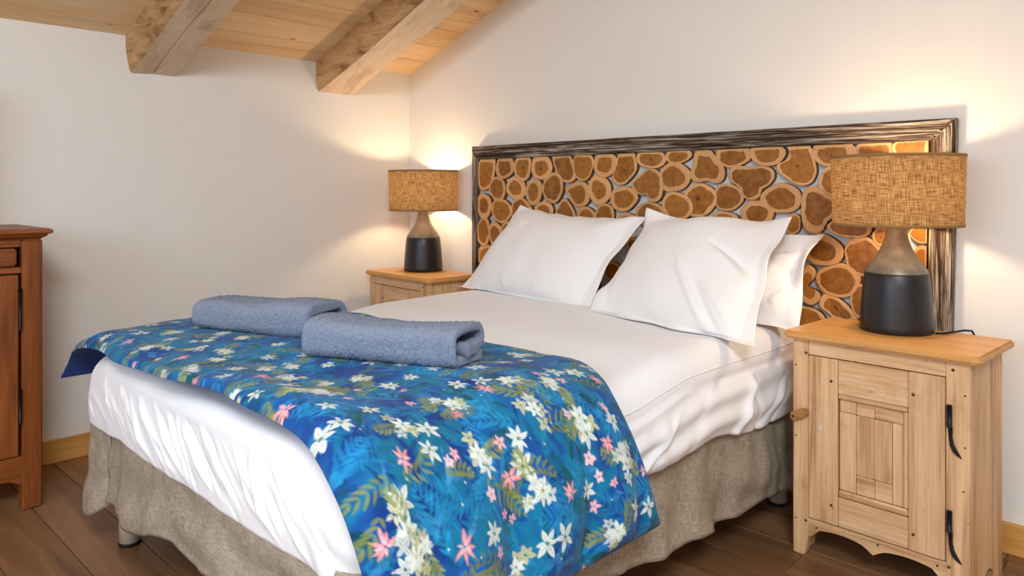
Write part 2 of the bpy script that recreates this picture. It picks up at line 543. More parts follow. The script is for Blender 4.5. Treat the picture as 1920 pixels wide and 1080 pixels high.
def window(name, horiz, w, at):
    r = empty(name, (0, 0, 0)); tag(r, kind='structure')
    def bx(nm, a0, a1, d0, d1, z0, z1, m, p):
        return box(nm, (a0, a1, at+d0, at+d1, z0, z1) if horiz else (at+d0, at+d1, a0, a1, z0, z1), m, p)
    s = -1 if horiz else 1
    d = sorted((s*0.04, s*0.10))
    mid = (w[0]+w[1])/2
    for (a0, a1, z0, z1) in ((w[0], w[0]+.06, w[2], w[3]), (w[1]-.06, w[1], w[2], w[3]), (w[0]+.06, w[1]-.06, w[2], w[2]+.06),
                             (w[0]+.06, w[1]-.06, w[3]-.06, w[3]), (mid-.04, mid+.04, w[2]+.06, w[3]-.06)):
        bx('window_frame', a0, a1, d[0], d[1], z0, z1, M['winframe'], r)
    d = sorted((s*0.066, s*0.07))
    bx('pane', w[0]+.06, mid-.04, d[0], d[1], w[2]+.06, w[3]-.06, M['glass'], r)
    bx('pane', mid+.04, w[1]-.06, d[0], d[1], w[2]+.06, w[3]-.06, M['glass'], r)


window('window_1', True, WIN1, RY)

# ceiling: boards running along the room, under a closed slab
bm = bmesh.new()
def roof_piece(bm, x0, x1, y0, y1):
    vs = [bm.verts.new((x, y, zc(x)+dz)) for dz in (0.022, 0.20) for (x, y) in ((x0, y0), (x1, y0), (x1, y1), (x0, y1))]
    for q in ((3, 2, 1, 0), (4, 5, 6, 7), (0, 1, 5, 4), (1, 2, 6, 5), (2, 3, 7, 6), (3, 0, 4, 7)):
        bm.faces.new([vs[i] for i in q])
roof_piece(bm, -T, RIDGE, RY-T, T)
roof_piece(bm, RIDGE, RX+T, RY-T, SKY[2]); roof_piece(bm, RIDGE, RX+T, SKY[3], T)
roof_piece(bm, RIDGE, SKY[0], SKY[2], SKY[3]); roof_piece(bm, SKY[1], RX+T, SKY[2], SKY[3])
for f_ in bm.faces:
    f_.material_index = 0 if f_.calc_center_median().x < RIDGE else 1
ceil = tag(bm_finish(bm, 'ceiling', [M['slab'], M['ceil']]), kind='structure')
w2 = tag(empty('added_roof_window', (0, 0, 0)), kind='structure')  # unseen roof window, added to carry the extra light from above
for (x0, x1, y0, y1) in ((SKY[0], SKY[0]+.05, SKY[2], SKY[3]), (SKY[1]-.05, SKY[1], SKY[2], SKY[3]), (SKY[0]+.05, SKY[1]-.05, SKY[2], SKY[2]+.05), (SKY[0]+.05, SKY[1]-.05, SKY[3]-.05, SKY[3])):
    bm = bmesh.new(); 
    vs = [bm.verts.new((x, y, zc(x)+dz)) for dz in (0.10, 0.15) for (x, y) in ((x0, y0), (x1, y0), (x1, y1), (x0, y1))]
    for q in ((3, 2, 1, 0), (4, 5, 6, 7), (0, 1, 5, 4), (1, 2, 6, 5), (2, 3, 7, 6), (3, 0, 4, 7)):
        bm.faces.new([vs[i] for i in q])
    bm_finish(bm, 'window_frame', M['winframe'], w2)
x0, x1, y0, y1 = SKY[0]+.05, SKY[1]-.05, SKY[2]+.05, SKY[3]-.05
pymesh('pane', [(x, y, zc(x)+dz) for dz in (0.122, 0.126) for (x, y) in ((x0, y0), (x1, y0), (x1, y1), (x0, y1))],
       [(3, 2, 1, 0), (4, 5, 6, 7), (0, 1, 5, 4), (1, 2, 6, 5), (2, 3, 7, 6), (3, 0, 4, 7)], M['glass'], w2)
PW = 0.1535
i = 0
plank_me = None
while i*PW < RIDGE-0.01:
    x0 = i*PW; x1 = min(x0+PW, RIDGE)-0.004
    if plank_me is None:
        pts = [(0.0, 0.0), (x1-x0, SL*(x1-x0)), (x1-x0, SL*(x1-x0)+0.02), (0.0, 0.02)]
        o = prism('ceiling_plank', pts, 'y', RY, 0, M['ceil'], ceil, bev=0.0)
        plank_me = o.data
    else:
        o = link('ceiling_plank', plank_me, ceil)
    o.location = (x0, 0, EAVE+SL*x0)
    i += 1

# floor boards
floor = tag(box('floor', (-T, RX+T, RY-T, T, -0.12, -0.018), M['gap']), kind='structure')
FW = 0.175
rows = []
y = -0.237 + FW
row = 0
edges = [0.0]
while y > RY:
    if y < -0.03:
        edges.append(y)
    y -= FW
edges.append(RY)
for a, b in zip(edges[:-1], edges[1:]):
    x = 0.0
    first = True
    while x < RX-0.05:
        L = random.uniform(1.6, 2.6) if not first else random.uniform(0.7, 2.2)
        first = False
        x1 = min(x+L, RX)
        if RX-x1 < 0.4:
            x1 = RX
        o = box('floor_plank', (0.001-(x1-x)/2, (x1-x)/2-0.001, b+0.0013-(a+b)/2, a-0.0013-(a+b)/2, -0.018, 0.0), M['floor'], floor, bev=0.0012)
        o.location = ((x+x1)/2, (a+b)/2, 0)
        x = x1

tag(box('baseboard_left', (0, 0.018, RY, 0, 0.0, 0.093), M['base_y'], bev=0.003), kind='structure')
tag(box('baseboard_back', (0.018, RX, -0.018, 0, 0.0, 0.093), M['base'], bev=0.003), kind='structure')


def beam(name, y0, y1, seed, crack, label):
    """squared beam, hewn a little unevenly, following the roof slope; y0 is the window side"""
    g = np.random.default_rng(seed)
    nx = 70
    xs = np.linspace(-0.02, RIDGE, nx)
    w = y1-y0; dep = 0.155
    prof = [(0.0, 0.02), (0.0, -dep*0.35), (0.004*1, -dep*0.7), (0.012, -dep*0.93), (0.022, -dep)]
    if crack:
        prof += [(w*0.53, -dep), (w*0.545, -dep+0.035), (w*0.565, -dep)]
    else:
        prof += [(w*0.5, -dep)]
    prof += [(w-0.004, -dep), (w, -dep+0.004), (w, 0.02)]
    P = np.zeros((nx, len(prof), 3))
    sn = SmoothNoise(seed, 5.0)
    for i, x in enumerate(xs):
        wob = 0.010*sn(x, 0.3); wob2 = 0.005*sn(x*1.7, 7.1)
        for j, (dy, dz) in enumerate(prof):
            yy = y0+dy; zz = EAVE+SL*x+dz
            if 0 < j < 5:
                yy += wob*(0.3 if j < 2 else 1.0); zz += wob2*(0.2 if j < 3 else 0.6)
            if crack and 5 <= j <= 7:
                yy += 0.014*sn(x*0.6, 3.3)
                if j == 6:
                    zz = EAVE+SL*x-dep+0.034*float(np.clip(0.7+0.5*sn(x*0.8, 9.0), 0.15, 1))
                if j == 7:
                    yy += 0.006*float(np.clip(sn(x*0.9, 5.0), -0.6, 1))
            P[i, j] = (x, yy, zz)
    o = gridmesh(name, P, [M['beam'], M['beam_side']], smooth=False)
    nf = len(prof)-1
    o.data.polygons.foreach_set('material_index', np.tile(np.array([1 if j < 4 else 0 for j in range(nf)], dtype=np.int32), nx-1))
    return tag(o, label, 'beam', 'sloping ceiling beams')


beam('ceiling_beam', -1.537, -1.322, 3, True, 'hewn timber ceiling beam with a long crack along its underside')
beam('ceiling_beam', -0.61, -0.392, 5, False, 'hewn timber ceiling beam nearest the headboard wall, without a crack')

# ------------------------------------------------------------------ bed
bed = tag(empty('bed', (1.62, -1.0, 0)), 'double bed base and mattress under white bedding', 'bed')
BO = (1.62, -1.0)
box('base', (0.91-BO[0], 2.32-BO[0], -1.90-BO[1], -0.10-BO[1], 0.24, 0.37), M['mattress'], bed, bev=0.015, seg=2)
box('mattress', (0.91-BO[0], 2.32-BO[0], -1.905-BO[1], -0.09-BO[1], 0.372, 0.575), M['mattress'], bed, bev=0.04, seg=3)
for (lx, ly) in ((0.963, -1.845), (2.276, -1.845), (0.963, -0.15), (2.276, -0.15)):
    lg = lathe('leg', [(0.031, 0.012), (0.031, 0.24)], M['metal_leg'], bed, n=24, loc=(lx-BO[0], ly-BO[1], 0))
    lathe('foot_cap', [(0.029, 0.0), (0.032, 0.004), (0.032, 0.012)], M['black'], lg, n=24, loc=(lx-BO[0], ly-BO[1], 0))


def rrect(x0, x1, y0, y1, r, ns, nc):
    """rounded rectangle, counter-clockwise from the left end of the foot side; returns points, normals, side ids"""
    r = max(r, 0.001)
    P, N, S = [], [], []
    segs = [((x0+r, y0), (x1-r, y0), (0, -1), (x1-r, y0+r), -PI/2), ((x1, y0+r), (x1, y1-r), (1, 0), (x1-r, y1-r), 0),
            ((x1-r, y1), (x0+r, y1), (0, 1), (x0+r, y1-r), PI/2), ((x0, y1-r), (x0, y0+r), (-1, 0), (x0+r, y0+r), PI)]
    for k, (a, b, n, c, th) in enumerate(segs):
        for t in np.linspace(0, 1, ns[k], endpoint=False):
            P.append((a[0]+(b[0]-a[0])*t, a[1]+(b[1]-a[1])*t)); N.append(n); S.append(k)
        for t in np.linspace(0, 1, nc, endpoint=False):
            an = th+t*PI/2
            P.append((c[0]+r*math.cos(an), c[1]+r*math.sin(an))); N.append((math.cos(an), math.sin(an))); S.append(k+0.5)
    return np.array(P), np.array(N), np.array(S)


# linen skirt: three hanging panels
skirt = tag(empty('bed_skirt', (1.62, -1.0, 0)), 'grey-brown linen bed skirt hanging below the mattress', 'bed skirt')


def skirt_panel(path, hem, seed, flare0=0.012, amp=0.014, nz=26, step=0.012, end_in=0.0):
    """path: polyline of (x,y) seen with the outside on its right hand"""
    pts = np.array(path, float)
    seg = np.r_[0, np.cumsum(np.hypot(*np.diff(pts, axis=0).T))]
    n = int(seg[-1]/step)+2
    s = np.linspace(0, seg[-1], n)
    x = np.interp(s, seg, pts[:, 0]); y = np.interp(s, seg, pts[:, 1])
    k = 5
    ker = np.ones(k)/k
    xp = np.convolve(np.pad(x, 2, 'edge'), ker, 'valid'); yp = np.convolve(np.pad(y, 2, 'edge'), ker, 'valid')
    tx = np.gradient(xp, s); ty = np.gradient(yp, s)
    L = np.hypot(tx, ty); nx_ = ty/L; ny_ = -tx/L
    sn = SmoothNoise(seed, 26.0, 8, 0.6); sl_ = SmoothNoise(seed+1, 9.0, 6); sh = SmoothNoise(seed+2, 14.0, 6)
    P = np.zeros((nz, n, 3))
    hemz = np.array([hem(v/seg[-1]) for v in s]) + 0.007*sh(s, 0*s)
    for i in range(nz):
        t = i/(nz-1)
        z = 0.425+(hemz-0.425)*t
        pl = sn(s+0.02*np.sin(t*2), 0*s+t*0.02)
        pl = np.sign(pl)*np.abs(pl)**0.75
        d = flare0*t + amp*t**0.8*(pl*0.55+0.5) + 0.010*t*sl_(s, 0*s+t) + 0.0025*sn(s*2.3, 0*s+t*0.5)
        d = d - end_in*t*np.exp(-((seg[-1]-s)/0.05)**2)
        d = np.maximum(d, -0.02)
        P[i, :, 0] = xp+nx_*d-BO[0]; P[i, :, 1] = yp+ny_*d-BO[1]; P[i, :, 2] = z
    o = gridmesh('panel', P, M['skirt'], skirt, flip=True)
    md = o.modifiers.new('thickness', 'SOLIDIFY'); md.thickness = 0.003; md.offset = -1
    return o


SX0, SX1, SY0, SY1 = 0.885, 2.345, -1.945, -0.085
skirt_panel([(SX0+0.20, SY0+0.004), (SX0+0.03, SY0), (SX0, SY0+0.03), (SX0, -1.2), (SX0, SY1)][::-1],
            lambda t: 0.13-0.005*smoothstep(0.85, 0.93, t)+0.05*smoothstep(0.94, 1.0, t), 21, flare0=0.03, end_in=0.05)
skirt_panel([(SX0+0.175, SY0+0.010), (SX0+0.30, SY0), (SX1-0.03, SY0), (SX1-0.008, SY0+0.008), (SX1, SY0+0.03)],
            lambda t: 0.185+0.04*smoothstep(0.1, 0.45, t), 33, flare0=0.002, amp=0.011)
skirt_panel([(SX1, SY0+0.028), (SX1, -1.2), (SX1, SY1)], lambda t: 0.165-0.05*smoothstep(0.3, 0.95, t), 45, amp=0.022)

# white cover: rounded box of cloth over the mattress
QX0, QX1, QY0, QY1 = 0.872, 2.362, -1.952, -0.07
NSD = (300, 300, 60, 120); NCN = 18
def sheet_top(x, y):
    return 0.609 + 0.041*smoothstep(-1.20, -0.85, y) + 0.003*SHN(x, y)*smoothstep(-1.3, -0.8, y)
SHN = SmoothNoise(5, 7.0)
rings = []
insets = [0.70, 0.6, 0.5, 0.42, 0.36, 0.30, 0.26, 0.22, 0.19, 0.16, 0.14, 0.12]
R_E = 0.09
prof = [(d, None) for d in insets]
for a in np.linspace(0, PI/2, 14):
    prof.append((R_E*(1-math.sin(a)), R_E*(1-math.cos(a))))
side_t = list(np.linspace(0, 1, 26))[1:]
ridges_foot = []
g = np.random.default_rng(17)
for k in range(52):
    x0 = g.uniform(0.85, 2.2)
    ridges_foot.append((x0, g.uniform(0.10, 0.30), g.uniform(0.006, 0.018), g.uniform(0.003, 0.0095)*(1 if g.random() < 0.6 else -0.8), g.uniform(0.0, 0.5), g.uniform(0.6, 1.1)))
ridges_right = []
for k in range(20):
    y0 = g.uniform(-1.9, -0.15)
    ridges_right.append((y0, g.uniform(-0.32, 0.05), g.uniform(0.012, 0.03), g.uniform(0.004, 0.013)*(1 if g.random() < 0.6 else -0.7), g.uniform(0.1, 0.5), g.uniform(0.8, 1.2)))
fine = SmoothNoise(8, 60.0, 10, 0.6)
allrows = []
zedge = 0.0
for (d, dz) in prof:
    P, N, S = rrect(QX0+d, QX1-d, QY0+d, QY1-d, max(0.09-d*0.6, 0.012), NSD, NCN)
    z = sheet_top(P[:, 0], P[:, 1])
    if dz is not None:
        ft = np.clip(np.where(S == 0, 1.0, np.where((S == 0.5) | (S == 3.5), 0.5, 0)), 0, 1)
        ft = ft*smoothstep(2.26, 2.06, P[:, 0])*smoothstep(0.95, 1.08, P[:, 0])
        z = z-dz*(1-0.45*ft)
        P = P+N*(ft*0.45*d)[:, None]*(1 if d < R_E else 0)
    allrows.append(np.c_[P, z])
Pe, Ne, Se = rrect(QX0, QX1, QY0, QY1, 0.09, NSD, NCN)
ztop = allrows[-1][:, 2]
hn = SmoothNoise(31, 12.0, 6)
right = (Se == 1) | (Se == 0.5)
foot = (Se == 0) | (Se == 0.5)
zbot = np.where(right, 0.385+0.010*hn(Pe[:, 1], 0*Pe[:, 1])+0.012*np.sin(Pe[:, 1]*5.5+1), 0.398+0.003*hn(Pe[:, 0]*1.5, 0*Pe[:, 0]))
rw = np.where(Se == 1, 1.0, 0.0)*smoothstep(-1.32, -1.12, Pe[:, 1])
for t in side_t:
    z = ztop+(zbot-ztop)*t
    d = 0.005*np.sin(PI*t)*1.0
    d = d + 0*z
    fd = np.zeros(len(z)); rd = np.zeros(len(z))
    for (x0, sl_, w_, a_, t0, t1) in ridges_foot:
        env = smoothstep(t0-0.25, t0+0.1, t)*(1-smoothstep(t1-0.15, t1+0.15, t))
        fd += 0.8*a_*env*(1-0.75*smoothstep(0.8, 1.0, t))*np.exp(-((Pe[:, 0]-(x0+sl_*t))/w_)**2)
    for (y0, sl_, w_, a_, t0, t1) in ridges_right:
        env = smoothstep(t0-0.25, t0+0.1, t)
        rd += a_*env*np.exp(-((Pe[:, 1]-(y0+sl_*t))/w_)**2)
    d = d + np.where(foot, fd, 0) + rw*(rd + 0.02*np.sin(PI*min(t*0.75, 1)) + 0.006*hn(Pe[:, 1]*0.7, 0*z+t)) + 0.0008*fine(Pe[:, 0]+Pe[:, 1], z*0.6)
    # gathered corner at the right of the foot
    cd = np.exp(-((Pe[:, 0]-2.33)**2+(Pe[:, 1]+1.93)**2)/0.012)
    d = d + cd*0.009*np.sin((Pe[:, 0]-Pe[:, 1])*55+z*38)*smoothstep(0.2, 0.6, t)
    row = np.c_[Pe+Ne*d[:, None], z]
    allrows.append(row)
last = allrows[-1].copy()
for dd, zz in ((0.004, -0.006), (0.014, -0.008), (0.03, -0.004)):
    r = last.copy(); r[:, :2] -= Ne*dd; r[:, 2] += zz
    allrows.append(r)
SO = np.array([1.62, -1.0, 0.0])
cover = tag(empty('white_cover', tuple(SO)), 'plain white cover smoothed over the whole mattress under the floral duvet', 'bed sheet')
shell = gridmesh('cover_cloth', np.array(allrows)-SO, M['sheet'], cover, wrap_u=True)
# closing patch on the very top, inside the first ring
r0 = allrows[0]-SO
me = shell.data
bm = bmesh.new(); bm.from_mesh(me); bm.verts.ensure_lookup_table()
try:
    f_ = bm.faces.new([bm.verts[i] for i in range(len(r0))]); f_.smooth = True
    f_.normal_update()
    if f_.normal.z < 0: f_.normal_flip()
except ValueError:
    pass
bmesh.ops.recalc_face_normals(bm, faces=bm.faces)
bm.to_mesh(me); bm.free()
# stitched hem line along the right side
hm = []
for yv in np.linspace(-1.30, -0.16, 60):
    zt_ = float(sheet_top(2.3, yv)) - 0.062
    a_ = math.acos(max(-1, min(1, 1-0.062/R_E)))
    hm.append((QX1-R_E*(1-math.sin(a_))+0.001-SO[0], yv-SO[1], zt_))
tube('stitched_hem', hm, 0.0016, M['sheet'], cover, n=6)

# ------------------------------------------------------------------ floral duvet folded across the foot of the bed
PATH = np.array([(.70,.49),(.76,.555),(.84,.612),(.95,.632),(1.3,.632),(1.9,.632),(2.22,.628),(2.32,.605),(2.385,.55),(2.412,.47),(2.435,.38),(2.450,.305)])
def dens(P, n=600):
    t = np.r_[0, np.cumsum(np.hypot(*np.diff(P, axis=0).T))]
    s = np.linspace(0, t[-1], n)
    x = np.interp(s, t, P[:, 0]); z = np.interp(s, t, P[:, 1])
    for _ in range(3):
        k = 25
        x2 = np.convolve(np.pad(x, k//2, 'reflect', reflect_type='odd'), np.ones(k)/k, 'valid')
        z2 = np.convolve(np.pad(z, k//2, 'reflect', reflect_type='odd'), np.ones(k)/k, 'valid')
        x, z = x2, z2
    t = np.r_[0, np.cumsum(np.hypot(np.diff(x), np.diff(z)))]
    return t, x, z
pt, pxx, pzz = dens(PATH)
LS = pt[-1]
STEP = 0.0023
Ns = int(LS/STEP)+1
s1 = np.linspace(0, LS, Ns)
bx_ = np.interp(s1, pt, pxx); bz_ = np.interp(s1, pt, pzz)
tx_ = np.gradient(bx_, s1); tz_ = np.gradient(bz_, s1); L_ = np.hypot(tx_, tz_); nxv = -tz_/L_; nzv = tx_/L_
ynear = -1.972+0.012*np.sin(s1*6)+0.006*np.sin(s1*17+1)
ynear = ynear - 0.0*s1
yfar = np.interp(s1, [0, 0.6, 0.9, 1.2, 1.4, 1.52, 1.62, 1.72, 1.80, 1.90, 2.0, LS], [-1.10, -1.12, -1.15, -1.17, -1.14, -1.12, -1.16, -1.215, -1.21, -1.19, -1.175, -1.165])
yfar = np.convolve(np.pad(yfar, 20, 'edge'), np.ones(41)/41, 'valid')
Nv = int(0.86/STEP)+1
v1 = np.linspace(0, 1, Nv)
SG = np.broadcast_to(s1, (Nv, Ns)); YG = ynear[None, :]+(yfar-ynear)[None, :]*v1[:, None]
# distance to the border -> rounded, padded edge
de = np.minimum(np.minimum((YG-ynear[None]), (yfar[None]-YG)), np.minimum(SG, LS-SG))
tq = np.clip(de/0.085, 0, 1)
TH = 0.042*np.sqrt(np.clip(1-(1-tq)**2, 0, 1))
w1 = SmoothNoise(51, 9.0); w2 = SmoothNoise(52, 26.0)
hang = smoothstep(1.62, 1.85, SG)
topm = 1-hang
puff = 0.008*w1(SG, YG)+0.0018*w2(SG, YG)
# sag between the towels and soft folds on the hanging part
fold = np.zeros_like(SG)
for (yc, lean, wd, am) in ((-1.86, 0.10, 0.045, -0.016), (-1.76, 0.05, 0.05, 0.012), (-1.655, 0.14, 0.034, -0.020), (-1.56, 0.10, 0.05, 0.014), (-1.44, 0.17, 0.032, -0.020),
                          (-1.35, 0.14, 0.045, 0.012), (-1.27, 0.15, 0.030, -0.014)):
    fold += am*np.exp(-((YG-(yc+lean*(1.85-SG)))/wd)**2)
foldm = 1.25*smoothstep(1.66, 2.0, SG)
off = TH+puff*smoothstep(0, 0.5, tq)+fold*foldm*smoothstep(0, 0.6, tq)
off = np.maximum(off, 0.0015)
# the left-foot corner hangs lower
droopL = 0.05*smoothstep(0.30, 0.0, SG) if False else 0
PX = bx_[None]+nxv[None]*off
PZ = bz_[None]+nzv[None]*off
flare = 0.05*smoothstep(1.75, LS, SG)*smoothstep(-1.5, -1.95, YG)
PX = PX+flare*0.4
Lraise = smoothstep(0.34, 0.0, SG)*smoothstep(-1.9, -1.55, YG)
PZ = PZ+0.015*Lraise
# near the foot the edge rolls down a touch
roll = smoothstep(0.06, 0.0, YG-ynear[None])
FOOTZ = np.interp(s1, [0, 0.25, 0.7, 1.0, 1.2, 1.4, 1.55, 1.68, LS], [0, -0.006, 0.004, 0.022, 0.026, 0.022, 0.010, 0.0, 0.0])
lift = FOOTZ[None]*smoothstep(-1.72, -1.95, YG)
PZ = PZ+lift

# ---- the print, painted in cloth coordinates (s, y)
IMG = np.zeros((Nv, Ns, 3))
def C3(r, g, b):
    return np.array(lin(r, g, b)[:3])
nA, nB, nC, nD = SmoothNoise(61, 14.0), SmoothNoise(62, 30.0), SmoothNoise(63, 75.0, 16), SmoothNoise(64, 180.0, 18)
nn_ = 0.5+0.22*nA(SG, YG)+0.15*nB(SG, YG)+0.10*nC(SG, YG)+0.05*nD(SG, YG)
nn2 = 0.5+0.25*nB(YG+3, SG)+0.16*nC(YG+5, SG)+0.08*nD(YG, SG)
deep, mid_, teal, viol = C3(8, 54, 128), C3(12, 90, 158), C3(14, 122, 152), C3(30, 90, 168)
m1 = smoothstep(0.25, 0.75, nn_)[..., None]; m2 = smoothstep(0.42, 0.75, nn2)[..., None]; m3 = smoothstep(0.60, 0.9, 1-nn2+0.1*nA(SG*1.3, YG))[..., None]
IMG[:] = deep*(1-m1)+mid_*m1
IMG = IMG*(1-0.7*m2)+teal*0.7*m2
IMG = IMG*(1-0.35*m3)+viol*0.35*m3
ds = s1[1]-s1[0]
YAV = (-1.985, -1.15)
def petal(cs, cy, ang, Ln, W, col, vein=None, alpha=1.0, bend=0.0, edge=None):
    """one painted leaf or petal: starts at (cs,cy), points along ang"""
    ca, sa = math.cos(ang), math.sin(ang)
    ms, my = cs+ca*Ln/2, cy+sa*Ln/2
    R_ = Ln/2+W+0.004
    j0 = int((ms-R_)/ds); j1 = int((ms+R_)/ds)+2
    if j1 <= 0 or j0 >= Ns: return
    j0 = max(j0, 0); j1 = min(j1, Ns)
    jm = min(max(int(ms/ds), 0), Ns-1)
    dyv = (yfar[jm]-ynear[jm])/(Nv-1)
    i0 = int((my-R_-ynear[jm])/dyv)-2; i1 = int((my+R_-ynear[jm])/dyv)+4
    if i1 <= 0 or i0 >= Nv: return
    i0 = max(i0, 0); i1 = min(i1, Nv)
    dx = SG[i0:i1, j0:j1]-cs; dy = YG[i0:i1, j0:j1]-cy
    u = (dx*ca+dy*sa)/Ln; w = -dx*sa+dy*ca
    uc = np.clip(u, 0, 1)
    w = w-bend*Ln*uc*uc
    hw = W*np.sin(PI*uc**0.8)**0.85
    a = np.clip((hw-np.abs(w))/0.0024+0.5, 0, 1)*((u > 0) & (u < 1))*alpha
    if not a.any(): return
    q = np.abs(w)/np.maximum(hw, 1e-4)
    c = np.broadcast_to(col, a.shape+(3,))
    if vein is not None:
        k = (np.clip(1-q*2.2, 0, 1)*0.75*np.clip(1.25-u, 0, 1))[..., None]
        c = c*(1-k)+vein*k
    if edge is not None:
        k = (np.clip(q*2.0-1.0, 0, 1)*0.5)[..., None]
        c = c*(1-k)+edge*k
    IMG[i0:i1, j0:j1] = IMG[i0:i1, j0:j1]*(1-a[..., None])+c*a[..., None]
gp = np.random.default_rng(77)
U = gp.uniform
def fern(cs, cy, ang, Ln, n, col, lw, ll, bend=0.3, alpha=0.85, vein=None):
    x, y, a = cs, cy, ang
    for i in range(n):
        t = (i+0.5)/n
        a += bend/n
        x += math.cos(a)*Ln/n; y += math.sin(a)*Ln/n
        l = ll*math.sin(PI*(0.15+0.8*t))
        for sg in (-1, 1):
            petal(x, y, a+sg*U(0.75, 1.0), l, lw, col*U(0.8, 1.2), vein, alpha, -sg*0.15)
def flower(cs, cy, rad, n, col, vein, ang=None, wr=0.30, edge=None, spread=2*PI):
    a0 = U(0, 2*PI) if ang is None else ang
    for k in range(n):
        a = a0+spread*k/n+U(-0.18, 0.18)
        l = rad*U(0.75, 1.1)
        petal(cs+math.cos(a)*rad*0.10, cy+math.sin(a)*rad*0.10, a, l, l*wr*U(0.8, 1.15), col*U(0.9, 1.05), vein, 0.97, U(-0.1, 0.1), edge)
def rp():
    return U(0, LS), U(-2.0, -1.1)
for _ in range(2600):     # painterly strokes
    a_, b_ = rp()
    petal(a_, b_, U(0, 2*PI), U(0.02, 0.07), U(0.002, 0.008), [deep, mid_, teal, viol, C3(34, 142, 182), C3(6, 34, 96), C3(8, 70, 86), C3(70, 150, 200)][gp.integers(8)], None, U(0.3, 0.75), U(-0.5, 0.5))
for _ in range(230):      # cyan palm leaves
    a_, b_ = rp()
    fern(a_, b_, U(0, 2*PI), U(0.09, 0.15), 9, C3(26, 134, 186)*U(0.75, 1.25), 0.0034, U(0.026, 0.05), U(-1, 1), U(0.35, 0.8))
for _ in range(110):      # dark broad leaves
    a_, b_ = rp(); an = U(0, 2*PI)
    petal(a_, b_, an, U(0.03, 0.06), U(0.006, 0.011), C3(8, 78, 96)*U(0.7, 1.1), C3(4, 52, 72), 0.9, U(-0.3, 0.3))
    fern(a_, b_, an, 0.07, 6, C3(10, 92, 92), 0.004, 0.022, 0.2, 0.5)
for _ in range(150):      # olive ferns
    a_, b_ = rp()
    fern(a_, b_, U(0, 2*PI), U(0.06, 0.11), 7, C3(128, 140, 52)*U(0.7, 1.2), 0.0030, U(0.018, 0.034), U(-1.5, 1.5), U(0.6, 0.9))
WHITE, CREAM, OLV, PINK, CORAL, ROSE = C3(222, 232, 232), C3(214, 216, 176), C3(132, 142, 84), C3(236, 172, 178), C3(222, 124, 122), C3(242, 208, 214)
WFL=[(1.563,-1.831,0),(1.596,-1.919,0),(1.693,-1.798,0),(1.631,-1.809,1),(1.655,-1.768,0),(1.596,-1.960,0),(1.721,-1.696,1),(1.744,-1.689,0),(1.721,-1.590,0),(1.762,-1.606,0),(1.795,-1.587,1),(1.811,-1.579,0),(1.842,-1.446,0),(1.784,-1.704,2),(1.751,-1.905,0),(1.789,-1.906,1),(1.816,-1.875,1),(1.825,-1.901,1),(1.842,-1.723,0),(1.900,-1.593,0),(1.902,-1.547,0),(1.720,-1.403,1),(1.749,-1.408,0),(1.745,-1.306,0),(1.802,-1.327,1),(1.824,-1.320,1),(1.916,-1.315,0),(1.929,-1.252,0),(1.938,-1.393,1),(1.925,-1.655,1),(1.686,-1.510,1),(1.596,-1.488,1),(1.545,-1.586,0),(1.601,-1.657,1),(1.632,-1.394,1),(1.598,-1.324,0),(1.565,-1.536,0),(1.440,-1.688,0),(1.414,-1.839,1),(1.596,-1.195,0),(1.616,-1.273,0),(1.789,-1.423,2),(1.718,-1.772,2),(1.712,-1.434,2),(1.826,-1.411,2),(0.647,-2.014,0),(0.959,-2.005,1),(0.645,-1.919,1),(0.711,-1.777,1),(0.936,-1.846,1),(1.065,-1.864,0),(1.259,-1.967,1),(1.304,-1.861,1),(1.385,-1.874,1),(1.417,-1.843,1),(1.123,-1.748,1),(1.009,-1.753,0),(0.706,-1.885,0)]
PFL=[(1.697,-1.866,1),(1.596,-1.555,1),(1.655,-1.237,1),(1.710,-1.750,0),(1.638,-1.673,0),(1.715,-1.634,0),(1.596,-1.386,0),(1.638,-1.356,0),(1.718,-1.309,0),(1.776,-1.359,1),(1.770,-1.641,1),(1.833,-1.507,1),(1.841,-1.799,1),(1.824,-1.677,0),(1.839,-1.653,0),(1.877,-1.713,0),(1.878,-1.432,0),(1.715,-1.185,0),(1.856,-1.244,0),(1.424,-1.761,0),(1.486,-1.686,0),(1.846,-1.378,0),(1.796,-1.950,1),(0.513,-1.916,1),(0.851,-1.906,1),(0.729,-1.981,0),(1.074,-1.967,0),(1.182,-1.980,0),(1.184,-1.859,1),(1.452,-1.947,1),(1.593,-1.999,0)]
wf = list(WFL); pf = list(PFL)
def far_from(lst, a, b, d):
    return all((a-q[0])**2+(b-q[1])**2 > d*d for q in lst)
tries = 0
while tries < 600:       # the rest of the cloth, where nothing was placed yet
    tries += 1
    a_, b_ = rp()
    if far_from(wf+pf, a_, b_, 0.066 if a_ < 1.6 else 0.078):
        (wf if U() < 0.78 else pf).append((a_, b_, int(gp.integers(2)) if U() < 0.7 else 0))
for (a_, b_, k) in wf:
    if k == 1:
        fern(a_, b_, U(0, 2*PI), 0.06, 6, OLV*U(0.8, 1.3), 0.0032, 0.026, U(-1, 1), 0.9)
        for q in range(4):
            flower(a_+U(-0.03, 0.03), b_+U(-0.03, 0.03), U(0.012, 0.019), int(gp.integers(4, 7)), (CREAM if U() < 0.6 else WHITE)*U(0.75, 1.0), OLV, wr=0.27)
        flower(a_, b_, U(0.018, 0.024), 6, WHITE, CREAM, wr=0.25, edge=CREAM)
    elif k == 0:
        flower(a_, b_, U(0.020, 0.028), int(gp.integers(5, 8)), WHITE, OLV*1.2, wr=0.21, edge=CREAM)
        petal(a_, b_, U(0, 6.28), 0.006, 0.003, OLV)
    else:
        flower(a_, b_, U(0.011, 0.016), 5, ROSE, PINK, wr=0.33)
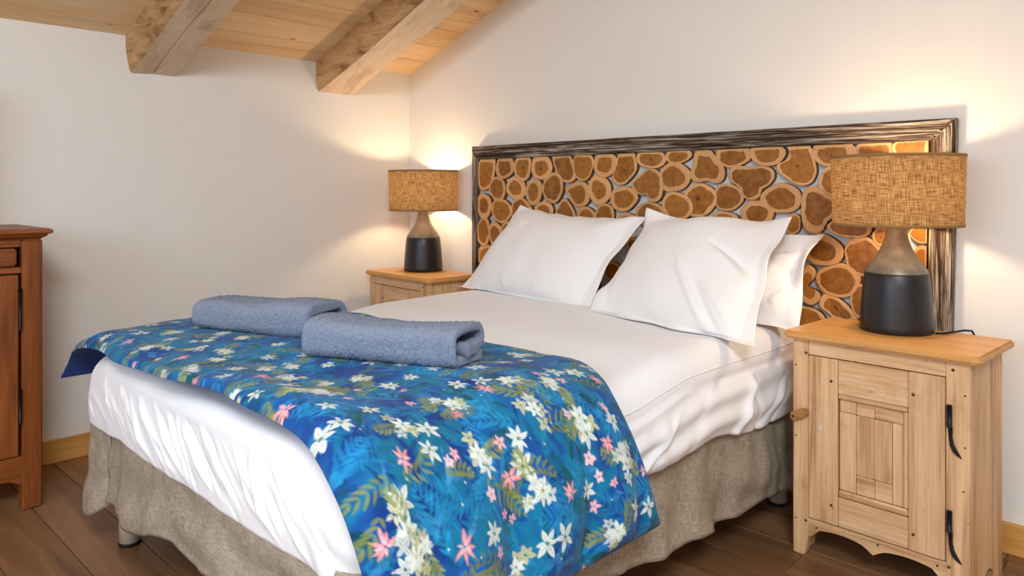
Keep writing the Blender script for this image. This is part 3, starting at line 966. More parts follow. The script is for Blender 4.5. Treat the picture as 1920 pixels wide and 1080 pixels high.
for (a_, b_, k) in pf:
    if k == 1:
        an = U(0, 6.28)
        flower(a_, b_, U(0.020, 0.028), 6, CORAL*0.85+PINK*0.15, ROSE, ang=an, wr=0.15, edge=PINK, spread=4.6)
        flower(a_, b_, 0.014, 4, PINK, ROSE, wr=0.20)
    else:
        flower(a_, b_, U(0.009, 0.015), 5, PINK if U() < 0.6 else CORAL, ROSE, wr=0.28)
for _ in range(240):     # small dots of spray
    a_, b_ = rp()
    petal(a_, b_, U(0, 6.28), 0.005, 0.0018, [WHITE, C3(120, 190, 220), CREAM][gp.integers(3)], None, 0.8)
IMG = np.clip(IMG*(1+0.06*nD(SG*1.2+9, YG)[..., None]), 0, 1)

duvet = tag(empty('floral_duvet', (1.62, -1.5, 0.6)), 'blue floral duvet folded across the foot of the bed', 'duvet')
DO = np.array([1.62, -1.5, 0.6])
gridmesh('printed_cover', np.stack([PX, YG, PZ], -1)-DO, M['print'], duvet, colors=IMG, flip=False)
k_ = 8
us = np.stack([bx_[None]+0*YG+flare*0.4, YG, bz_[None]+0.015*Lraise+lift], -1)[::k_, ::k_]
us[:, :, 0] += (nxv[::k_]*0.001)[None]; us[:, :, 2] += (nzv[::k_]*0.001)[None]
gridmesh('lining', us-DO, M['lining'], duvet, flip=True)


# ------------------------------------------------------------------ pillows
def pillow(name, BL, BR, TR, TL, thick, label, seed, fl=(0.045, 0.045, 0.045, 0.045), floorz=0.654, flutter=0.006, back=0.6, crease=()):
    n = 90
    BL, BR, TR, TL = (np.array(p, float) for p in (BL, BR, TR, TL))
    W = (np.linalg.norm(BR-BL)+np.linalg.norm(TR-TL))/2; H = (np.linalg.norm(TL-BL)+np.linalg.norm(TR-BR))/2
    u = np.linspace(0, 1, n); v = np.linspace(0, 1, n)
    U_, V_ = np.meshgrid(u, v)
    base = (BL*(1-U_)[..., None]+BR*U_[..., None])*(1-V_)[..., None]+(TL*(1-U_)[..., None]+TR*U_[..., None])*V_[..., None]
    nrm = np.cross(BR-BL+TR-TL, TL-BL+TR-BR); nrm = nrm/np.linalg.norm(nrm)
    if nrm[1] > 0: nrm = -nrm
    ex = (BR-BL+TR-TL); ex /= np.linalg.norm(ex); ey = (TL-BL+TR-BR); ey /= np.linalg.norm(ey)
    l_, r_, b_, t_ = fl
    uu = np.clip((U_-l_/W)/(1-(l_+r_)/W), 0, 1)*2-1; vv = np.clip((V_-b_/H)/(1-(b_+t_)/H), 0, 1)*2-1
    bulge = np.clip((1-np.abs(uu)**2.2)*(1-np.abs(vv)**2.2), 0, 1)**0.62
    # mid-edges drawn in a little
    pull = 0.030*(1-(2*V_-1)**2)
    pullv = np.where(V_ > 0.5, 0.034, 0.015)*(1-(2*U_-1)**2)
    base = base+ex*((0.5-U_)*2*pull*np.abs(2*U_-1)**2)[..., None]+ey*((0.5-V_)*2*pullv*np.abs(2*V_-1)**2)[..., None]
    sn = SmoothNoise(seed, 7.0); sf = SmoothNoise(seed+1, 22.0)
    fan = 0.008*np.sin(np.arctan2(vv, uu+1e-6)*14+seed)*np.clip(np.hypot(uu, vv)-0.75, 0, 0.6)
    cre = np.zeros_like(U_)
    for (u0, v0, u1, v1_, w_, a_) in crease:
        dx, dy = (u1-u0)*W, (v1_-v0)*H; L = math.hypot(dx, dy)
        tt = ((U_-u0)*W*dx+(V_-v0)*H*dy)/L/L; dd = ((U_-u0)*W*dy-(V_-v0)*H*dx)/L
        cre += a_*np.exp(-(dd/w_)**2)*np.clip(1-np.abs(tt*2-1)**4, 0, 1)*((tt > 0) & (tt < 1))
    inside = np.clip(bulge*3, 0, 1)
    edge = 1-inside
    fr = bulge*thick*0.62+inside*(0.010*sn(U_*W, V_*H)+0.003*sf(U_*W, V_*H)+fan+cre)+edge*flutter*sf(U_*W*1.4, V_*H*1.4)
    bk = -bulge*thick*back+edge*flutter*sf(U_*W*1.4, V_*H*1.4)-0.0015
    Pf = base+nrm*fr[..., None]; Pb = base+nrm*bk[..., None]
    for P in (Pf, Pb):
        lo = floorz+0.0015*sf(U_*W, V_*H)
        below = np.maximum(lo-P[..., 2], 0)
        P[..., 2] += below*0.98
        P[..., 1] = np.minimum(P[..., 1], -0.056)
    org = (BL+BR)/2
    # one closed skin: front rows then the back rows reversed
    ring = np.concatenate([Pf, Pb[::-1]], 0)
    r, c = ring.shape[:2]
    idx = np.arange(r*c).reshape(r, c)
    faces = np.stack([idx[:-1, :-1], idx[:-1, 1:], idx[1:, 1:], idx[1:, :-1]], -1).reshape(-1, 4).tolist()
    for j in range(c-1):
        faces.append([idx[-1, j], idx[-1, j+1], idx[0, j+1], idx[0, j]])
    for i in range(n-1):
        faces.append([idx[i, 0], idx[i+1, 0], idx[r-2-i, 0], idx[r-1-i, 0]])
        faces.append([idx[i+1, c-1], idx[i, c-1], idx[r-1-i, c-1], idx[r-2-i, c-1]])
    o = pymesh(name, (ring-org).reshape(-1, 3), faces, M['pillow'], smooth=True)
    bm = bmesh.new(); bm.from_mesh(o.data); bmesh.ops.recalc_face_normals(bm, faces=bm.faces); bm.to_mesh(o.data); bm.free()
    o.location = tuple(org)
    return tag(o, label, 'pillow', 'pillows leaning on the headboard')


pillow('pillow', (1.66, -0.25, 0.61), (2.45, -0.37, 0.61), (2.415, -0.105, 0.955), (1.80, -0.105, 0.95), 0.08,
       'white pillow mostly hidden behind the right front pillow', 91, fl=(0.02, 0.055, 0.04, 0.03), flutter=0.014, floorz=0.657, back=0.3,
       crease=((0.78, 0.72, 1.0, 0.84, 0.012, 0.016), (0.80, 0.62, 1.0, 0.66, 0.012, -0.014), (0.84, 0.3, 1.0, 0.55, 0.015, 0.014), (0.86, 0.05, 0.97, 0.4, 0.012, -0.012)))
pillow('pillow', (0.80, -0.36, 0.625), (1.665, -0.46, 0.625), (1.755, -0.185, 1.0), (1.05, -0.17, 1.03), 0.15,
       'white pillow on the side of the far lamp, its corner pointing up', 92, fl=(0.008, 0.055, 0.03, 0.008), flutter=0.008,
       crease=((0.25, 0.02, 0.36, 0.22, 0.010, -0.007), (0.42, 0.02, 0.40, 0.20, 0.010, 0.007), (0.55, 0.02, 0.62, 0.18, 0.010, -0.006), (0.02, 0.95, 0.3, 0.72, 0.02, 0.008)))
pillow('pillow', (1.665, -0.49, 0.615), (2.44, -0.67, 0.60), (2.355, -0.21, 1.012), (1.795, -0.23, 1.018), 0.17,
       'large white pillow in front, nearest the black lamp, lit warm at its edge', 93, fl=(0.008, 0.05, 0.05, 0.008), flutter=0.010,
       crease=((0.66, 0.66, 1.0, 0.48, 0.010, -0.016), (0.70, 0.60, 1.0, 0.40, 0.014, 0.012), (0.52, 0.50, 0.80, 0.04, 0.012, 0.010), (0.62, 0.42, 0.86, 0.05, 0.010, -0.010), (0.70, 0.38, 0.93, 0.12, 0.010, 0.009)))


# ------------------------------------------------------------------ towels
def towel(loc, rz, Ln, dep, ht, label, seed):
    """a bath towel folded in thirds into a soft block; the rolled layers show at its right-hand end"""
    th = 0.021
    # outer path in (depth, height): bottom back -> bottom front -> over the top -> back fold -> inner layer
    pts = []
    r = (ht-th)/2; c_ = min(0.024, r*0.8)                # half height of the centre line, corner radius
    yb, yf, zt = dep/2-th/2, -dep/2+th/2, ht-th/2
    for t in np.linspace(0, 1, 12): pts.append((yb-c_-t*(yb-yf-2*c_), th/2))
    for a in np.linspace(-PI/2, -PI, 8)[1:]: pts.append((yf+c_+c_*math.cos(a), th/2+c_+c_*math.sin(a)))
    for a in np.linspace(PI, PI/2, 8): pts.append((yf+c_+c_*math.cos(a), zt-c_+c_*math.sin(a)))
    for t in np.linspace(0, 1, 12)[1:]: pts.append((yf+c_+t*(yb-yf-2*c_), zt+0.003*math.sin(t*PI)))
    for a in np.linspace(PI/2, -PI*0.05, 8)[1:]: pts.append((yb-c_+c_*math.cos(a), zt-c_+c_*math.sin(a)))
    pts.append((yb-0.004, th*1.7))
    for t in np.linspace(0, 1, 8)[1:]: pts.append((yb-0.014-t*dep*0.55, th*1.62+0.003*math.sin(t*9)))
    pts = np.array(pts)
    seg = np.r_[0, np.cumsum(np.hypot(*np.diff(pts, axis=0).T))]
    m = int(seg[-1]/0.0028); s = np.linspace(0, seg[-1], m)
    py = np.interp(s, seg, pts[:, 0]); pz = np.interp(s, seg, pts[:, 1])
    ty = np.gradient(py, s); tz = np.gradient(pz, s); L = np.hypot(ty, tz); ny = tz/L; nz = -ty/L
    # closed outline of the thick ribbon
    oy = np.r_[py+ny*th/2, (py-ny*th/2)[::-1]]; oz = np.r_[pz+nz*th/2, (pz-nz*th/2)[::-1]]
    onx = np.r_[ny, -ny[::-1]]; onz = np.r_[nz, -nz[::-1]]
    nl = int(Ln/0.0028)
    xs = np.linspace(-Ln/2, Ln/2, nl)
    gA = np.random.default_rng(seed)
    sn = SmoothNoise(seed, 9.0); so = SmoothNoise(seed+1, 18.0)
    P = np.zeros((nl, len(oy), 3))
    X, O = np.meshgrid(xs, np.arange(len(oy)), indexing='ij')
    ss = np.r_[s, s[::-1]][None]
    d = 0.005*sn(X, 0*X+ss)+0.0035*so(X, 0*X+ss)+gA.normal(0, 0.0013, X.shape)
    endr = 0.008*(1-np.sqrt(np.clip(1-(1-np.clip((Ln/2-np.abs(X))/0.012, 0, 1))**2, 0, 1)))
    P[..., 0] = X+0.010*np.sin(ss*9+seed)*np.sign(X)*(np.abs(X) > Ln*0.35)*((np.abs(X)-Ln*0.35)/(Ln*0.15))
    P[..., 1] = oy[None]+onx[None]*(d-endr)
    P[..., 2] = np.maximum(oz[None]+onz[None]*(d-endr), 0.0)
    # slack in the middle of the top
    P[..., 2] -= 0.008*np.exp(-(X/(Ln*0.25))**2)*smoothstep(ht*0.4, ht, P[..., 2])
    o = gridmesh('towel', P, M['towel'], wrap_u=True)
    bm = bmesh.new(); bm.from_mesh(o.data); bm.verts.ensure_lookup_table()
    c = len(oy); h = c//2
    for row, fl_ in ((0, True), (nl-1, False)):
        for j in range(h-1):
            q = [row*c+j, row*c+j+1, row*c+c-2-j, row*c+c-1-j]
            if fl_: q = q[::-1]
            try: bm.faces.new([bm.verts[i] for i in q])
            except ValueError: pass
    bmesh.ops.recalc_face_normals(bm, faces=bm.faces)
    bm.to_mesh(o.data); bm.free()
    o.location = loc; o.rotation_euler = (0, 0, rz)
    return tag(o, label, 'towel', 'folded blue-grey towels on the duvet')


towel((1.338, -1.575, 0.682), math.radians(20), 0.45, 0.19, 0.088, 'folded blue-grey towel farther back, partly behind the other towel', 71)
towel((1.905, -1.54, 0.681), math.radians(24), 0.44, 0.175, 0.09, 'folded blue-grey towel lying in front, its open end towards the pillows', 72)

# ------------------------------------------------------------------ headboard of log slices
ELL=[(0.814,1.22,0.062,0.063),(0.936,1.213,0.058,0.066),(1.059,1.213,0.062,0.065),(1.312,1.212,0.061,0.064),(1.434,1.216,0.062,0.06),(1.672,1.235,0.072,0.043),(1.805,1.245,0.059,0.036),(0.762,1.107,0.058,0.06),(0.887,1.111,0.066,0.055),(1.011,1.093,0.052,0.063),(1.13,1.113,0.064,0.068),(1.402,1.101,0.061,0.066),(1.534,1.064,0.069,0.054),(1.784,1.154,0.07,0.063),(1.901,1.061,0.073,0.065),(0.661,1.021,0.052,0.066),(0.788,0.998,0.074,0.057),(0.921,1,0.068,0.064),(1.07,0.999,0.061,0.047),(1.328,0.982,0.053,0.045),(1.554,0.969,0.053,0.036),(1.664,1.001,0.066,0.052),(1.799,1.034,0.07,0.058),(1.996,0.982,0.043,0.033),(0.66,0.888,0.05,0.07),(0.744,0.879,0.046,0.064),(0.835,0.895,0.047,0.05),(0.678,0.766,0.071,0.058),(0.645,0.672,0.052,0.041),(2.044,1.236,0.077,0.045),(2.184,1.234,0.066,0.044),(2.423,1.232,0.072,0.049),(2.556,1.235,0.064,0.044),(2.681,1.243,0.064,0.037),(2.023,1.073,0.059,0.054),(2.235,1.07,0.073,0.056),(2.423,1.13,0.052,0.054),(2.142,1.013,0.067,0.047),(2.28,0.979,0.029,0.036),(2.009,0.994,0.055,0.025),(2.481,0.97,0.07,0.033),(2.389,0.89,0.066,0.057),(2.524,0.876,0.065,0.063),(2.584,0.947,0.028,0.034),(2.441,0.788,0.071,0.06),(2.331,0.643,0.068,0.039),(2.516,0.724,0.033,0.059),(2.284,0.681,0.02,0.023),(2.706,0.958,0.035,0.029),(2.711,0.886,0.03,0.038),(2.706,0.81,0.028,0.033)]
POL=[[(0.612,1.279),(0.734,1.277),(0.746,1.243),(0.734,1.167),(0.716,1.124),(0.666,1.095),(0.612,1.107)],
[(1.118,1.274),(1.226,1.27),(1.246,1.245),(1.275,1.183),(1.265,1.145),(1.215,1.128),(1.165,1.154),(1.133,1.209)],
[(1.505,1.272),(1.593,1.269),(1.595,1.235),(1.606,1.206),(1.597,1.174),(1.562,1.142),(1.54,1.124),(1.501,1.121),(1.464,1.15),(1.496,1.208)],
[(1.875,1.253),(1.909,1.272),(1.946,1.267),(1.968,1.237),(2.007,1.196),(2.014,1.157),(1.996,1.128),(1.96,1.125),(1.946,1.139),(1.901,1.129),(1.864,1.139),(1.855,1.166),(1.873,1.206)],
[(1.195,1.107),(1.255,1.137),(1.314,1.144),(1.343,1.122),(1.351,1.054),(1.324,1.027),(1.275,1.023),(1.231,1.053),(1.226,1.084)],
[(1.575,1.142),(1.631,1.173),(1.656,1.191),(1.698,1.191),(1.726,1.168),(1.737,1.113),(1.726,1.064),(1.694,1.047),(1.665,1.057),(1.66,1.085),(1.623,1.078),(1.58,1.099)],
[(1.133,0.981),(1.165,1.044),(1.2,1.072),(1.236,1.037),(1.27,0.984),(1.255,0.93),(1.175,0.927)],
[(1.372,0.987),(1.391,1.032),(1.437,1.047),(1.478,1.026),(1.483,0.982),(1.464,0.938),(1.381,0.935)],
[(2.256,1.272),(2.332,1.271),(2.351,1.25),(2.363,1.196),(2.369,1.165),(2.351,1.123),(2.308,1.113),(2.268,1.132),(2.223,1.168),(2.215,1.196),(2.26,1.211),(2.272,1.234)],
[(2.026,1.18),(2.051,1.196),(2.1,1.191),(2.177,1.194),(2.211,1.176),(2.213,1.144),(2.19,1.116),(2.16,1.104),(2.156,1.072),(2.122,1.059),(2.086,1.071),(2.073,1.113),(2.033,1.134)],
[(2.31,1.065),(2.32,1.104),(2.351,1.118),(2.386,1.108),(2.412,1.081),(2.453,1.07),(2.46,1.029),(2.431,1.01),(2.401,0.99),(2.393,0.959),(2.363,0.945),(2.328,0.953),(2.312,0.987)],
[(2.328,0.841),(2.363,0.824),(2.364,0.793),(2.34,0.768),(2.332,0.757),(2.378,0.744),(2.382,0.714),(2.351,0.688),(2.32,0.7),(2.292,0.721),(2.308,0.777)],
[(2.367,0.69),(2.386,0.741),(2.423,0.737),(2.468,0.712),(2.514,0.658),(2.496,0.644),(2.423,0.651),(2.408,0.671)]]
HX0, HX1, HZ1 = 0.578, 2.803, 1.327
FWD = 0.072; FWL = 0.037
hb = tag(empty('headboard', (1.68, -0.03, 0)), 'wide headboard of round log slices in a weathered dark wood frame', 'headboard')
HBO = np.array([1.68, -0.03, 0.0])
def hx(x): return x-HBO[0]
HYF = -0.046-HBO[1]; HYB = -0.004-HBO[1]
prism('top_rail', [(hx(HX0), HZ1), (hx(HX1), HZ1), (hx(HX1-FWD), HZ1-FWD*0.92), (hx(HX0+FWL), HZ1-FWD*0.92)], 'y', HYF, HYB, M['frame_x'], hb, bev=0.004)
prism('frame_post', [(hx(HX0), 0.0), (hx(HX0+FWL), 0.0), (hx(HX0+FWL)-0.001, HZ1-FWD*0.94), (hx(HX0), HZ1-0.003)], 'y', HYF, HYB, M['frame_z'], hb, bev=0.004)
prism('frame_post', [(hx(HX1-FWD)-0.02, 0.0), (hx(HX1)-0.025, 0.0), (hx(HX1), HZ1-0.003), (hx(HX1-FWD)+0.001, HZ1-FWD*0.94)], 'y', HYF, HYB, M['frame_z'], hb, bev=0.004)
prism('bottom_rail', [(hx(HX0+FWL), 0.30), (hx(HX1-FWD-0.014), 0.30), (hx(HX1-FWD-0.012), 0.36), (hx(HX0+FWL), 0.36)], 'y', HYF, HYB, M['frame_x'], hb, bev=0.004)
box('backing_panel', (hx(HX0+FWL*0.8), hx(HX1-FWD-0.012), -0.016-HBO[1], -0.006-HBO[1], 0.36, HZ1-FWD*0.8), M['panel'], hb)


def outline_from(kind, d):
    if kind == 'e':
        x, z, rx, rz = d
        n = 22
        g1, g2, g3 = random.uniform(0, 6.28), random.uniform(0, 6.28), random.uniform(0, 6.28)
        pts = []
        for k in range(n):
            t = 2*PI*k/n
            f = 1+0.05*math.sin(2*t+g1)+0.035*math.sin(3*t+g2)+0.02*math.sin(5*t+g3)
            pts.append((x+rx*f*math.cos(t), z+rz*f*math.sin(t)))
        return np.array(pts)
    p = np.array(d)
    for _ in range(2):                       # corner cutting
        a = p*0.75+np.roll(p, -1, 0)*0.25; b = p*0.25+np.roll(p, -1, 0)*0.75
        p = np.empty((len(a)*2, 2)); p[0::2] = a; p[1::2] = b
    step = max(1, len(p)//26)
    p = p[::step]
    ar = np.sum(p[:, 0]*np.roll(p[:, 1], -1)-np.roll(p[:, 0], -1)*p[:, 1])
    return p if ar > 0 else p[::-1]


LX0, LX1, LZ0, LZ1 = HX0+FWL+0.002, HX1-FWD-0.004, 0.362, HZ1-FWD*0.92-0.001
def log_slice(pts, thick):
    pts = pts.copy()
    pts[:, 0] = np.clip(pts[:, 0], LX0, LX1-0.015*np.clip((HZ1-pts[:, 1]), 0, 1)); pts[:, 1] = np.clip(pts[:, 1], LZ0, LZ1)
    n = len(pts); c = pts.mean(0)
    if n > 22 or True:
        # for hooked outlines use the area centroid
        a = np.sum(pts[:, 0]*np.roll(pts[:, 1], -1)-np.roll(pts[:, 0], -1)*pts[:, 1])/2
        k = pts[:, 0]*np.roll(pts[:, 1], -1)-np.roll(pts[:, 0], -1)*pts[:, 1]
        c = np.array([np.sum((pts[:, 0]+np.roll(pts[:, 0], -1))*k), np.sum((pts[:, 1]+np.roll(pts[:, 1], -1))*k)])/(6*a)
    jit = np.array([random.uniform(-0.12, 0.12), random.uniform(-0.12, 0.12)])*(pts.max(0)-pts.min(0))*0.5
    pith = c+jit
    vs, ring, fs, mi = [], [], [], []
    def put(p, y, r):
        vs.append((p[0]-c[0], y, p[1]-c[1])); ring.append(r)
    for p in pts: put(p+(p-c)*0.03*0, 0.0, 1.0)                       # back edge of the bark
    for p in pts: put(p, -thick+0.003, 1.0)
    for p in pts: put(c+(p-c)*0.955, -thick, 0.95)
    for p in pts: put(pith*0.4+c*0.6+(p-c)*0.6, -thick-0.0004, 0.6)
    put(pith, -thick-0.0006, 0.0)
    for q in range(3):
        for k in range(n):
            k2 = (k+1) % n
            fs.append((q*n+k, q*n+k2, (q+1)*n+k2, (q+1)*n+k)); mi.append(1 if q == 0 else 0)
    for k in range(n):
        fs.append((3*n+k, 3*n+(k+1) % n, 4*n)); mi.append(0)
    o = pymesh('log_slice', vs, fs, [M['slice'], M['bark']], hb, smooth=False, mi=mi)
    at = o.data.attributes.new('ring', 'FLOAT', 'POINT'); at.data.foreach_set('value', ring)
    o.location = (c[0]-HBO[0], -0.016-HBO[1], c[1])
    return o


outs = [outline_from('e', (e[0], e[1], e[2]*1.04, e[3]*1.04)) for e in ELL]+[outline_from('p', p) for p in POL]
# fill the stretches hidden in the photograph by lamp and pillows with more of the same
occ = []
for p in outs:
    c = p.mean(0); occ.append((c[0], c[1], float(np.mean(np.hypot(*(p-c).T)))))
extra = []
for _ in range(9000):
    x, z = random.uniform(LX0+0.03, LX1-0.05), random.uniform(0.55, LZ1-0.03)
    d = min(min(float(np.min(np.hypot(p[:, 0]-x, p[:, 1]-z))) for p in outs if abs(p[0, 0]-x) < 0.25) if any(abs(p[0, 0]-x) < 0.25 for p in outs) else 1,
            min([math.hypot(q[0]-x, q[1]-z)-q[2] for q in extra] or [1]), x-LX0, LX1-0.012-x, z-0.48, LZ1-z) if all(math.hypot(q[0]-x, q[1]-z) > q[2]*0.9 for q in occ) else 0
    if d > 0.034:
        r = min(d, 0.068)*0.98
        extra.append((x, z, r))
        if len(extra) > 60: break
for (x, z, r) in extra:
    outs.append(outline_from('e', (x, z, r, r*0.95)))
for p in outs:
    log_slice(p, random.uniform(0.020, 0.027))


# ------------------------------------------------------------------ nightstands
def nightstand(loc, rz, W, D, label, full=True):
    """local frame: x along the front, y from the front backwards, z up; origin at the front left foot"""
    t = tag(empty('nightstand', loc, rz), label, 'nightstand', 'pine nightstands')
    H = 0.652; px, pz, ptop = M['pine_x'], M['pine_z'], M['pine_top']
    k = W/0.477
    X = lambda u: u*k
    sl0, sr0 = 0.047, 0.421
    # top board with rounded corners
    bm = bmesh.new()
    x0, x1, y0, y1, r = -0.024, W+0.030, -0.022, D+0.012, 0.022
    outl = []
    for (cx_, cy_, a0) in ((x1-r, y0+r, -PI/2), (x1-r*0.5, y1-r*0.5, 0), (x0+r*0.5, y1-r*0.5, PI/2), (x0+r, y0+r, PI)):
        rr = r if cy_ < D/2 else r*0.5
        for a in np.linspace(a0, a0+PI/2, 6):
            outl.append((cx_+rr*math.cos(a), cy_+rr*math.sin(a)))
    prism('top_board', outl, 'z', H, H+0.023, ptop, t, bev=0.006)
    # stiles with shaped feet
    foot_l = [(0, 0), (X(0.034), 0), (X(0.040), 0.02), (X(0.044), 0.045), (X(0.052) if False else X(sl0), 0.072), (X(sl0), H), (0, H)]
    prism('stile', foot_l, 'y', 0, 0.024, pz, t, bev=0.0018)
    foot_r = [(W, 0), (X(sr0)+X(0.013), 0), (X(sr0)+X(0.007), 0.02), (X(sr0)+X(0.003), 0.045), (X(sr0), 0.072), (X(sr0), H), (W, H)]
    prism('stile', foot_r[::-1], 'y', 0, 0.024, pz, t, bev=0.0018)
    box('top_rail', (X(sl0)+0.0008, X(sr0)-0.0008, 0.001, 0.022, 0.607, H), px, t, bev=0.0018)
    # scalloped apron
    ap = [(X(sl0), 0.116), (X(sl0), 0.060)]
    for q in np.linspace(0, 1, 25):
        u = sl0+0.004+q*(sr0-sl0-0.008)
        zz = 0.078+0.016*abs(math.sin(q*2*PI))**0.8-0.010*math.exp(-((q-0.5)/0.05)**2)
        if q < 0.06: zz = 0.060+0.018*(q/0.06)
        if q > 0.94: zz = 0.060+0.018*((1-q)/0.06)
        ap.append((X(u), zz))
    ap += [(X(sr0), 0.060), (X(sr0), 0.116)]
    prism('apron', ap[::-1], 'y', 0.002, 0.022, px, t)
    # door and its boards
    dr = box('door', (X(0.049), X(0.4195), 0.006, 0.022, 0.119, 0.605), M['peg'], t)
    def bd(name, u0, u1, z0, z1, y0, m, bev=0.002):
        return box(name, (X(u0), X(u1), y0, 0.014, z0, z1), m, dr, bev=bev)
    bd('door_stile', 0.0492, 0.1362, 0.1192, 0.6048, -0.003, pz)
    bd('door_stile', 0.3285, 0.4192, 0.1192, 0.6048, -0.003, pz)
    bd('door_rail', 0.1375, 0.3275, 0.506, 0.6045, -0.002, px)
    bd('door_rail', 0.1375, 0.3275, 0.1192, 0.205, -0.002, px)
    bd('moulding', 0.1385, 0.3270, 0.4925, 0.5052, -0.005, px, 0.003)
    bd('moulding', 0.1385, 0.3270, 0.2062, 0.2260, -0.004, px, 0.004)
    bd('moulding', 0.3140, 0.3270, 0.2275, 0.4915, 0.002, pz, 0.002)
    # field: a fielded panel patched from narrow boards around a centre board
    bd('panel_board', 0.1395, 0.1865, 0.2275, 0.4540, 0.004, pz, 0.0015)
    bd('panel_board', 0.1395, 0.1865, 0.4552, 0.4915, 0.004, pz, 0.0015)
    bd('panel_board', 0.1877, 0.2380, 0.4545, 0.4915, 0.004, px, 0.0015)
    bd('panel_board', 0.2388, 0.3130, 0.4545, 0.4915, 0.004, px, 0.0015)
    bd('panel_board', 0.2860, 0.3130, 0.2275, 0.4535, 0.004, pz, 0.0015)
    bd('panel_board', 0.1877, 0.2380, 0.2275, 0.2810, 0.004, px, 0.0015)
    bd('panel_board', 0.2388, 0.2850, 0.2275, 0.2810, 0.004, px, 0.0015)
    bd('panel_board', 0.1877, 0.2375, 0.2822, 0.4533, 0.0015, pz, 0.0022)
    bd('panel_board', 0.2380, 0.2848, 0.2822, 0.4533, 0.0015, pz, 0.0022)
    # sides with an arched foot cut-out, back
    ar = [(0.024, 0.0), (0.024, H), (D, H), (D, 0.0), (D*0.78, 0.0)]
    for a in np.linspace(0, PI, 11): ar.append((D*0.55+D*0.2*math.cos(a), 0.062*math.sin(a)))
    prism('side_panel', ar, 'x', W-0.020, W, pz, t)
    prism('side_panel', ar, 'x', 0.0, 0.020, pz, t)
    box('back_panel', (0.020, W-0.020, D-0.014, D-0.002, 0.07, H), pz, t)
    if full:
        for (z0, z1) in ((0.478, 0.536), (0.202, 0.258)):
            h = tube('hinge', [(X(0.431), -0.006, z1), (X(0.431), -0.006, z0)], 0.0068, M['iron'], t, n=12)
            tube('hinge_tail', [(X(0.433), -0.004, z0), (X(0.4335), -0.004, z0-0.028), (X(0.4365), -0.0035, z0-0.046), (X(0.443), -0.003, z0-0.060),
                                (X(0.451), -0.002, z0-0.070), (X(0.459), -0.001, z0-0.078)], [0.0055, 0.0045, 0.0055, 0.006, 0.004, 0.0008], M['iron'], h, n=8)
        lb = prism('turn_button', [(-0.002, 0.410), (0.008, 0.403), (0.046, 0.421), (0.051, 0.430), (0.048, 0.444), (0.038, 0.446), (0.0, 0.428)], 'y', -0.020, -0.002, M['knotwood'], t, bev=0.004)
        lathe('screw', [(0.0035, 0), (0.003, 0.003)], M['nail'], lb, n=12).matrix_local = Matrix.Translation((0.010, -0.0195, 0.418)) @ Matrix.Rotation(PI/2, 4, 'X')
        kp = prism('knob_plug', [(X(0.083), 0.386), (X(0.092), 0.385), (X(0.093), 0.400), (X(0.088), 0.406), (X(0.083), 0.401)], 'y', -0.008, -0.002, M['metal_leg'], t, bev=0.001)
    pegs = [(0.041, 0.611, 1), (0.438, 0.628, 1), (0.118, 0.540, 1), (0.118, 0.176, 1), (0.342, 0.545, 1), (0.342, 0.165, 1), (0.040, 0.106, 1), (0.428, 0.107, 1),
            (0.009, 0.570, 0), (0.009, 0.355, 0), (0.009, 0.105, 0), (0.466, 0.565, 0), (0.466, 0.430, 0), (0.462, 0.315, 0), (0.072, 0.093, 0), (0.248, 0.103, 0), (0.400, 0.100, 0)]
    pm = {}
    for (u, z, big) in pegs:
        on_door = 0.049 < u < 0.4195 and 0.119 < z < 0.605
        key = big
        if key not in pm:
            o = lathe('peg', [(0.0048 if big else 0.0026, -0.001), (0.0044 if big else 0.0024, 0.0008)], M['peg'] if big else M['nail'], t, n=10)
            pm[key] = o.data
        else:
            o = link('peg', pm[key], t)
        o.rotation_euler = (PI/2, 0, 0); o.location = (X(u), -0.0030 if on_door else 0.0006, z)
    return t


nightstand((2.462, -0.449, 0), math.radians(-2.4), 0.477, 0.30, 'pine nightstand with a panelled door and black iron hinges, nearest the camera')
nightstand((0.10, -0.345, 0), math.radians(-4.0), 0.535, 0.285, 'pine nightstand in the corner behind the bed, only its upper front showing')


